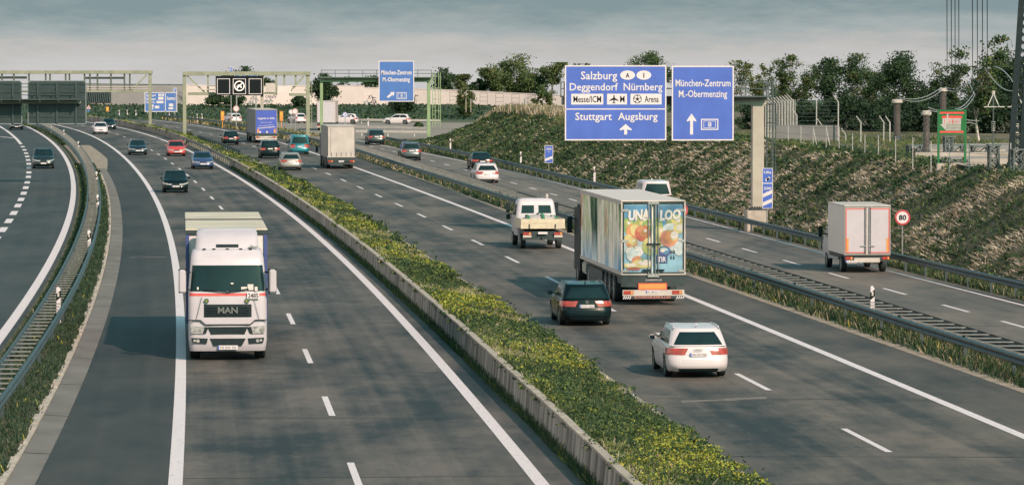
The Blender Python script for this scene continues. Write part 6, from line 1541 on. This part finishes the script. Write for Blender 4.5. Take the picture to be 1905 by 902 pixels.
for a in ((955,770,101,2.0,47,'dense',1,'tallest green tree behind the pale noise wall',(2,4,4,1),5200),
  (915,765,127,2.0,34,'loose',2,'loose olive tree left of the tallest green tree',(2,3,3,2),3600), (993,772,128,2.0,30,'dense',3,'round tree right of the tallest green tree',(3,3,3,1),3200),
  (1026,768,117,2.0,30,'loose',4,'airy olive tree standing just left of the largest blue sign',(2,3,4,1.5),3000), (828,766,126,2.0,26,'dense',5,'dark tree rising right of the light green gantry',(5,3,.6,0),3200),
  (862,768,139,2.0,26,'loose',6,'low brownish tree between dark tree and olive tree behind the wall',(3,2,2,3),2600), (888,767,146,2.0,20,'dense',7,'small dark tree at the foot of the olive tree',(5,3,1,0),2200),
  (1204,775,95,2.0,47,'dense',8,'tree crown showing above the largest blue sign',(3,4,2,.3),4800), (1085,770,119,2.0,30,'loose',9,'thin treetop peeping over the upper edge of the largest blue sign',(3,3,1,1),1500), 
  (455,766,124,2.0,30,'dense',10,'dark tree showing above the signal gantry',(6,3,.4,0),3600), (425,768,136,2.0,16,'dense',11,'small dark tree behind the left end of the signal panels',(6,3,.3,0),1600),
  (495,764,136,2.0,18,'loose',12,'thin tree behind the right signal panel',(5,3,.6,0),1500), (310,790,158,1.0,20,'dense',13,'low dark bush top peeping over the grey noise wall',(6,2,.2,0),900), (268,790,157,1.0,10,'dense',14,'tiny bush top over the grey noise wall beside the portal post',(6,2,.2,0),500),
  (690,790,141,1.0,22,'dense',15,'tree top behind the beam of the light green gantry',(5,3,1,0),1800), (640,785,143,1.0,18,'loose',35,'low treetop left of the gantry sign behind the pale wall',(5,3,1,0),1200)):
    px, Y, top, z0, hw, st, sd, lab, mx_, nl = a; tree('tree', lab, px, Y, top, z0, hw, st, sd, BW, nl, mx_)
for a in ((604,688,137,1.9,29,'dense',16,'tall dark tree in front of the pale wall behind the gantry leg',(6,3,.4,0),4400), (400,684,174,1.9,20,'shrub',17,'dark bush in front of the wall left of the signal panels',(5,3,1,0),2200),
  (432,682,176,1.9,22,'shrub',18,'wide dark bush under the signal panels',(5,3,1,0),2200), (557,680,177,1.7,17,'shrub',19,'dark bush between blue lorry and gantry leg',(7,2,.2,0),1900),
  (751,660,170,.9,27,'shrub',20,'big round dark bush under the gantry sign',(8,1.6,.1,0),3600), (866,640,163,.4,18,'shrub',21,'rusty green bush at the left end of the embankment',(3,3,2,3),2600),
  (1011,640,158,.4,20,'shrub',22,'yellowish bush in front of the pale wall left of the largest sign',(2,3,4,1.5),2800), (779,545,227,0,8,'shrub',23,'small bush at the edge of the cross road',(3,4,1,0),700), (350,474,246,.5,9,'shrub',36,'small brownish bush at the foot of the left signal gantry leg',(4,3,1,3),700)):
    px, Y, top, z0, hw, st, sd, lab, mx_, nl = a; tree('bush' if st == 'shrub' else 'tree', lab, px, Y, top, z0, hw, st, sd, FB, nl, mx_, cat='bush' if st == 'shrub' else 'tree')
for a in ((1385,345,116,PZ,26,'bare',24,'bare twiggy tree right beside the München-Zentrum sign',(2,2,2,2.5),700), (1413,350,122,PZ,24,'loose',25,'light twiggy tree behind the gantry railing',(2,2,3,2.5),1100), (1455,342,104,PZ,34,'loose',26,'loose pale tree above the security fence',(2.5,2.5,3,1.5),1900), (1500,352,124,PZ,30,'loose',27,'thin tree between pale tree and broad dark tree',(3,3,2,1.5),1500),
  (1566,338,103,PZ,50,'dense',28,'broad dark tree behind the grey fence panels',(6,3,.8,.3),5600), (1618,332,138,PZ,34,'loose',29,'brownish half bare tree right of the broad dark tree',(4,2.5,1,2.5),2600), (1676,326,99,PZ,54,'dense',30,'biggest dark tree behind the left insulator column',(6,3,.7,.2),6400),
  (1735,334,150,PZ,44,'dense',31,'dark low tree behind the tall insulator',(8,2,.3,0),4200), (1768,330,120,PZ,30,'loose',32,'loose tree behind the overhead cables',(4,3,1,1),2000), (1822,262,69,PZ,46,'birch',33,'airy birch with a white trunk in the substation',(3,3,1.6,1),2100), (1893,320,98,PZ,50,'dense',34,'dark tree at the right picture edge behind the lattice mast',(8,2,.3,0),5200), (1842,335,140,PZ,52,'dense',37,'dark tree mass behind the birch',(8,2,.2,0),4800)):
    px, Y, top, z0, hw, st, sd, lab, mx_, nl = a; tree('birch_tree' if st == 'birch' else 'tree', lab, px, Y, top-3, z0, hw*1.14, st, sd, RB, int(nl*1.5), mx_)
for i, (px, hw, top) in enumerate(((1400,30,182),(1440,34,176),(1492,36,190),(1545,36,184),(1598,40,178),(1650,40,180),(1702,42,186),(1756,44,178),(1812,44,182),(1868,44,176),(1920,40,170))):
    tree('shrub', ('dark undergrowth shrub behind the substation, '+['behind the gantry railing','behind the steep fence rows','left of the grey fence panels','above the grey fence panels','right of the grey fence panels','left of the left insulator column','right of the left insulator column','behind the green framed sign','behind the birch trunk','left of the lattice mast','at the right picture edge'][i]), px, 300-i*1.5, top, PZ-.35, hw, 'shrub', 60+i, 'undergrowth shrubs on the plateau', 3000, (9,1.6,.15,0), cat='shrub')
# trees on the plateau to the right of the picture that shade the slope's near end
for i, (X, Y) in enumerate(((33.5,112),(36,126),(39,141))):
    px = 952.5+X/Y*FPX
    tree('tree', ('broad tree on the plateau beyond the right picture edge, '+['nearest of three','middle of three','farthest of three'][i]), px, Y, -60-10*i, PZ, 190, 'dense', 80+i, 'plateau trees beyond the picture edge', 2600, (6,3,1,0), leaf=.4)

# ------------------------------------------------------------------ fences and the substation
def plateau_at(px, py): return ground_at(px, py, EMB_H)
fs_ = empty('security_fence', (*plateau_at(1560,265), EMB_H), 0, 'tall security fence with angled post tops and grey sheet panels', 'fence')
fx, fy = fs_.location.x, fs_.location.y; fst = mat('fence_post_grey', (.33,.34,.335), .5, .2, .15, 4)
def fpost(px, Y, top, ln=None):
    x = x_at(px, Y)-fx; y = Y-fy; zt_ = h_at(top, Y)-EMB_H; q = MB(); l = ln if ln is not None else .30
    q.bar((x,y,-.1),(x,y,zt_-.42),.075,.075); q.bar((x,y,zt_-.42),(x-l,y,zt_),.06,.06); q.build('post', fst, fs_)
YF = plateau_at(1560,265)[1]
for px, Y, top in ((1559,YF,178),(1518.5,YF+6,176),(1482,YF+6,203),(1528,YF+8,221),(1601,YF-1,216),(1643.5,YF+3,216),(1655,YF-2,216),(1573,YF+2,239)): fpost(px, Y, top)
for i in range(11): fpost(1424+5.2*i, YF+8+.6*i, 186-.9*i, .42)
q = MB(); x0, x1 = x_at(1443.5,YF+.5)-fx, x_at(1558.5,YF+.5)-fx; q.box(x0,x1,.4,.44,-.05,h_at(233.5,YF)-EMB_H); q.build('sheet_panel', mat('fence_sheet', (.15,.155,.16), .6, .3, .12, .8), fs_)
q = MB()
for i in range(8):
    z = h_at(190+7*i, YF)-EMB_H; q.bar((x_at(1478,YF)-fx,.6,z),(x_at(1560,YF)-fx,.6,z),.018)
for i in range(9):
    z = h_at(190+5.5*i, YF)-EMB_H; q.bar((x_at(1422,YF)-fx,8,z),(x_at(1482,YF)-fx,9.5,z),.02)
for i in range(4):
    z = h_at(222+10*i, YF)-EMB_H; q.bar((x_at(1560,YF)-fx,0,z),(x_at(1656,YF)-fx,-1,z),.015)
q.build('wire', M['dsteel'], fs_)
vs_ = MB()
for i in range(22): x = x_at(1425+2.6*i,YF+9)-fx; vs_.bar((x,9.2,.0),(x,9.2,h_at(186,YF+9)-EMB_H),.03)
vs_.build('fence_mesh', fst, fs_)
# wire fence along the slope edge
we = empty('wire_fence', (*plateau_at(1600,290), EMB_H), 0, 'low wire fence of thin pale posts along the upper edge of the embankment', 'fence')
wx, wy = we.location.x, we.location.y; pts = []
for px, pb, pt in ((1443,271,232),(1466.5,274,233),(1490,277,234),(1513,281,236),(1537,285,235),(1561,287,236),(1586,291,249),(1609,295,251),(1634,300,252),(1666,306,254),(1698,312,256),(1732,317,262),(1766,320,259),(1803,322,262),(1842,324,266),(1880,327,266)):
    X, Y = plateau_at(px, pb-3); z1 = h_at(pt, Y)-EMB_H; q = MB(); q.bar((X-wx,Y-wy,-.15),(X-wx,Y-wy,z1),.045); q.build('post', fst, we); pts.append((X-wx,Y-wy,z1))
q = MB()
for kz in (.95,.6,.3): q.tube([(a,b,c*kz) for a,b,c in pts], .008, 4)
q.build('wire', M['dsteel'], we)
q = MB(); a = pts[4]; q.bar((a[0],a[1],a[2]*.9),(a[0]+.28,a[1]-.3,0),.04); a = pts[3]; q.bar((a[0],a[1],a[2]*.9),(a[0]+.25,a[1]-.2,0),.04); q.build('brace', fst, we)
nf = empty('wire_fence', (x_at(930,425), 425, emb_h(425,8)), 0, 'short row of pale fence posts in the straw at the far end of the embankment', 'fence')
for px, Y, pb, pt in ((867,436,204,182),(876,432,204,184),(985,415,211,186),(1003,410,213,188),(1040,402,216,196),(940,424,208,190)):
    q = MB(); q.bar((x_at(px,Y)-nf.location.x, Y-425, h_at(pb,Y)-nf.location.z-.3), (x_at(px,Y)-nf.location.x, Y-425, h_at(pt,Y)-nf.location.z), .065); q.build('post', M['palecon'], nf)
# insulator columns
def insulator(label, px, Y, top, rad, capw):
    z0 = EMB_H; r = empty('insulator_column', (x_at(px,Y,6), Y, z0), 0, label, 'insulator', 'insulator columns of the substation'); H = h_at(top,Y)-z0
    q = MB(); n = int(H/.09); vs = []; ns = 16; fs = []
    for i in range(n*2+1):
        rr = rad*(1 if i % 2 else .84); z = .35+(H-.65)*i/(n*2)
        for j in range(ns): vs.append((rr*math.cos(2*math.pi*j/ns), rr*math.sin(2*math.pi*j/ns), z))
    for i in range(n*2):
        for j in range(ns): fs.append((i*ns+j, i*ns+(j+1) % ns, (i+1)*ns+(j+1) % ns, (i+1)*ns+j))
    q.add(vs, fs); q.build('shaft', M['porcelain'], r, fix=False)
    q = MB(); q.cyl((0,0,-.3),(0,0,.36),rad*1.15,rad*1.05,14); q.build('pedestal', M['dsteel'], r)
    q = MB(); q.cyl((0,0,H-.30),(0,0,H-.24),capw*.75,capw,18); q.cyl((0,0,H-.24),(0,0,H-.06),capw,capw,18); q.cyl((0,0,H-.06),(0,0,H),capw,capw*.72,18); q.build('cap', mat('cap_white', (.42,.40,.37), .5, 0, .15, 4), r, smooth=False, bevel=.02)
    return (r.location.x, Y, z0+H)
I1 = insulator('left insulator column, a tall brown shaft with a white drum cap', 1669, 265, 185, .24, .37)
I2 = insulator('insulator column just left of the green framed sign', 1723.5, 219, 206, .19, .28)
I3 = insulator('tallest insulator column, partly hidden behind the green framed sign', 1754.5, 285, 164, .25, .33)
# drooping conductors
def cable(label, a, b, sag, rr=.025, group='slack cables of the substation', m=None, cat='cable', n=12):
    a, b = Vector(a), Vector(b); o = empty('cable', a, 0, label, cat, group); q = MB()
    pts = [a.lerp(b, i/n)-a-Vector((0,0,4*sag*(i/n)*(1-i/n))) for i in range(n+1)]; q.tube(pts, rr, 6); q.build('conductor', m or mat('aluminium_cable', (.48,.48,.46), .4, .5, .1), o, smooth=True, fix=False)
def P3(px, py, Y): return (x_at(px,Y,7), Y, h_at(py,Y))
for i, (a, b, s, lab) in enumerate(((P3(1671,181,265),P3(1751,163,284),.42,'upper slack cable between left and tallest insulator column'),(P3(1674,184,265),P3(1752,168,284),.45,'lower slack cable between left and tallest insulator column'),
    (P3(1758,162,284),P3(1803,152,262),.28,'upper slack cable from tallest insulator towards the birch'),(P3(1759,166,284),P3(1802,158,262),.30,'lower slack cable from tallest insulator towards the birch'),
    (P3(1726,200,219),P3(1746,206,222),.02,'short cable from the second insulator to the green framed sign'),(P3(1727,205,219),P3(1746,208.5,222),.02,'lower short cable from the second insulator to the green framed sign'),
    (P3(1776,203,224),P3(1812,172,240),.25,'slack cable rising right of the green framed sign'),(P3(1781,204,224),P3(1814,176,240),.28,'second slack cable rising right of the green framed sign'),
    (P3(1838,135,236),P3(1888,169,226),.35,'slack cable in front of the birch crown'),(P3(1850,125,236),P3(1892,166,226),-.30,'arched cable right of the birch crown'),
    (P3(1797,223,222),P3(1822,225,232),.02,'thin cable right of the green framed sign'),(P3(1797,229,222),P3(1816,232,230),-.05,'lower thin cable right of the green framed sign'),
    (P3(1802,152,262),P3(1813,176,240),.02,'short hanging cable left of the birch trunk'))):
    cable(lab, a, b, s, .026)
for px, i in ((1762,0),(1770,1),(1777,2),(1784,3),(1809.5,4),(1818.5,5),(1828,6),(1837,7)):
    Yw = 240; a = P3(px, 168 if i < 4 else 178, Yw); B = (x_at(px,120,20), 120, h_at(-330,120))
    cable('vertical looking overhead cable, '+['first','second','third','fourth'][i % 4]+' of the '+('left' if i < 4 else 'right')+' bunch from the left', a, B, .15, .020, 'overhead cables above the substation', M['dark'], 'overhead cable')
# lattice supports and concrete beams
def lattice(label, px, pb, pt, w, mt, name='lattice_support', cat='support', extra=None, group='lattice supports of the substation'):
    X, Y = plateau_at(px, pb); r = empty(name, (X, Y, EMB_H-.1), R(8), label, cat, group); H = h_at(pt, Y)-EMB_H+.1
    q = MB(); c = [(-w/2,-w/2),(w/2,-w/2),(w/2,w/2),(-w/2,w/2)]
    for x, y in c: q.bar((x,y,0),(x,y,H),.07)
    q.build('leg', mt, r); q = MB(); k = max(1, round(H/w/1.1))
    for i in range(k):
        z0, z1 = H*i/k, H*(i+1)/k
        for (xa,ya),(xb,yb) in zip(c, c[1:]+c[:1]): q.bar((xa,ya,z0),(xb,yb,z1),.045); q.bar((xb,yb,z0),(xa,ya,z1),.045)
    q.build('bracing', mt, r); q = MB(); q.box(-w/2-.08,w/2+.08,-w/2-.08,w/2+.08,H,H+.08); q.build('top_plate', mt, r)
    return r, H
ls = mat('lattice_grey', (.085,.11,.112), .5, .4, .2, 3)
for px, pb, pt, w, lab in ((1702,290,272,.8,'low lattice box at the left end of the gravel'),(1778,290,272,.75,'low lattice box right of the green sign posts'),(1824,291,274,.85,'low lattice box at the foot of the birch'),(1848,323,272,.42,'tall narrow lattice support right of the birch trunk'),(1893,324,280,.5,'narrow lattice support below the mast'),(1764,293,256,.42,'lattice support seen between the green sign posts')):
    lattice(lab, px, pb, pt, w, ls)
def vrods(label, px, Y, top, bot, w, foot):
    r = empty('post_insulator', (x_at(px,Y,6), Y, EMB_H), 0, label, 'insulator', 'slim post insulators'); zt_, zb2, zf = (h_at(v,Y)-EMB_H for v in (top,bot,foot)); wm_ = w*Y/FPX; al = mat('aluminium_rod', (.55,.55,.53), .4, .4, .1)
    q = MB(); q.bar((0,0,zt_),(-wm_,0,zb2),.05); q.bar((0,0,zt_),(wm_,0,zb2),.05); q.bar((-wm_*1.6,0,zb2),(wm_*1.9,0,zb2),.05); q.build('rod_frame', al, r)
    q = MB(); q.cyl((0,.05,-.1),(0,.05,zt_-.1),.045,.04,8); q.build('post', ls, r)
    q = MB(); zm = (zf+zb2)/2
    for i in range(5): q.cyl((0,.05,zm-.25+.12*i),(0,.05,zm-.2+.12*i),.12,.12,12)
    q.build('insulator_disc', mat('cap_white', (.42,.40,.37)), r); q = MB(); q.cyl((0,.05,zt_-.05),(0,.05,zt_+.15),.10,.10,10); q.build('insulator_head', mat('cap_white', (.42,.40,.37)), r)
vrods('slim post insulator with a triangular rod frame right of the birch trunk', 1848, 228, 174, 199, 11, 272); vrods('slim post insulator with rod frame at the right picture edge', 1892, 226, 170, 199, 11, 280)
cb_ = mat('substation_concrete', (.30,.28,.255), .85, 0, .2, 1)
def beam(label, px0, px1, py, h, pf):
    X0, Y = plateau_at(px0, py+4); X1 = x_at(px1, Y); r = empty('concrete_beam', (X0, Y, EMB_H), 0, label, 'concrete beam', 'low concrete beams of the substation')
    q = MB(); q.box(0, X1-X0, -.15, .15, h*.35, h); q.build('beam', cb_, r, bevel=.02)
    for i in range(6):
        q = MB(); x = .2+(X1-X0-.4)*i/5; q.box(x-.12,x+.12,-.12,.12,-.1,h*.35+.002); q.build('support_block', cb_, r)
beam('long low concrete beam behind the green sign foot', 1702, 1900, 294, .42, 0); beam('second low concrete beam farther back on the gravel', 1730, 1870, 285, .35, 0); beam('low concrete beam near the right picture edge', 1800, 1905, 310, .5, 0)
xs = [plateau_at(px,py) for px,py in ((1690,276),(1910,272),(1910,318),(1800,318),(1745,305),(1715,292))]
q = MB(); q.add([(x,y,EMB_H+.22) for x,y in xs], [tuple(range(len(xs)))]); o = q.build('gravel_yard', mat('yard_gravel', (.24,.225,.205), .95, 0, .4, 1.2, detail=12, bump=.3), fix=False); o['kind'] = 'structure'
# lattice mast at the right edge
X, Y = plateau_at(1889, 322); r = empty('lattice_mast', (X, Y, EMB_H), 0, 'dark lattice mast leaning up along the right picture edge', 'mast'); Ht = h_at(-60, Y)-EMB_H; dx_ = x_at(1907,Y)-x_at(1886,Y)
for s0, nm in ((-.20,'leg'),(.20,'leg')):
    q = MB(); q.bar((s0*1.3,0,0),(s0+dx_,0,Ht),.26,.2); q.build(nm, M['black'], r)
q = MB()
for i in range(26):
    t0, t1 = i/26, (i+1)/26; a = lambda s, t: ((s*1.3)*(1-t)+(s+dx_)*t, 0, Ht*t); q.bar(a(-.2,t0), a(.2,t1), .06); q.bar(a(.2,t0), a(-.2,t1), .09)
q.build('bracing', M['black'], r)
# --- green framed sign on its concrete foot
YS_ = 197.0; r = empty('billboard', (x_at(1770.8,YS_,5), YS_, EMB_H-.15), 0, 'small green framed billboard with red and white picture on a concrete foot', 'billboard'); z = lambda py: h_at(py,YS_)-(EMB_H-.15); kk = FPX/YS_; ux = lambda px: (px-1770.8)/kk
q = MB(); q.box(ux(1742.5),ux(1799.5),-.25,.25,-.3,z(304)); q.build('foot', M['palecon'], r, bevel=.02)
for px in (1745.8,1795.5):
    q = MB(); q.box(ux(px)-.055,ux(px)+.055,-.05,.05,z(304),z(204.8)); q.build('leg', M['brightgreen'], r)
q = MB(); q.box(ux(1744),ux(1797.5),-.055,.055,z(207.5),z(204.5)); q.box(ux(1744),ux(1797.5),-.055,.055,z(250.8),z(248)); q.build('crossbar', M['brightgreen'], r)
F = Face((0,-.02,0),(1,0,0),(0,-1,0)); q = MB(); F.rect(q, ux(1748), ux(1794), z(248), z(207.5), -.02, .01, 0); bd = q.build('board', M['brightgreen'], r)
c = lambda x, y: (ux(1720+x/6.94), z(180+y/6.94)); rc = lambda q, x0, x1, y0, y1, d, mi=0: F.rect(q, c(x0,0)[0], c(x1,0)[0], c(0,y1)[1], c(0,y0)[1], .01, d, mi)
q = MB(); rc(q,192,508,197,222,.016); q.build('red_band', M['redp'], bd); q = MB(); F.poly(q, [c(215,280),c(228,248),c(478,248),c(486,280)], .01, .016); q.build('red_roof_shape', M['redp'], bd); q = MB(); rc(q,192,502,443,468,.016); q.build('red_band', M['redp'], bd)
q = MB(); rc(q,283,304,222,356,.020); rc(q,228,468,280,356,.017); F.poly(q, [c(195,356),c(282,356),c(276,436)], .01, .018); rc(q,282,466,362,378,.017); rc(q,282,466,384,398,.017); rc(q,282,466,404,417,.017); rc(q,276,466,423,437,.017); q.build('white_picture', mat('board_white', (.36,.35,.34), .5), bd)
q = MB()
for x in (252,312,356,362,412): rc(q,x,x+5,296,350,.023)
for y0 in (318,): rc(q,322,350,y0,y0+5,.023); rc(q,370,404,y0,y0+5,.023); rc(q,420,452,y0,y0+5,.023)
q.build('dark_line', M['redp'], bd)
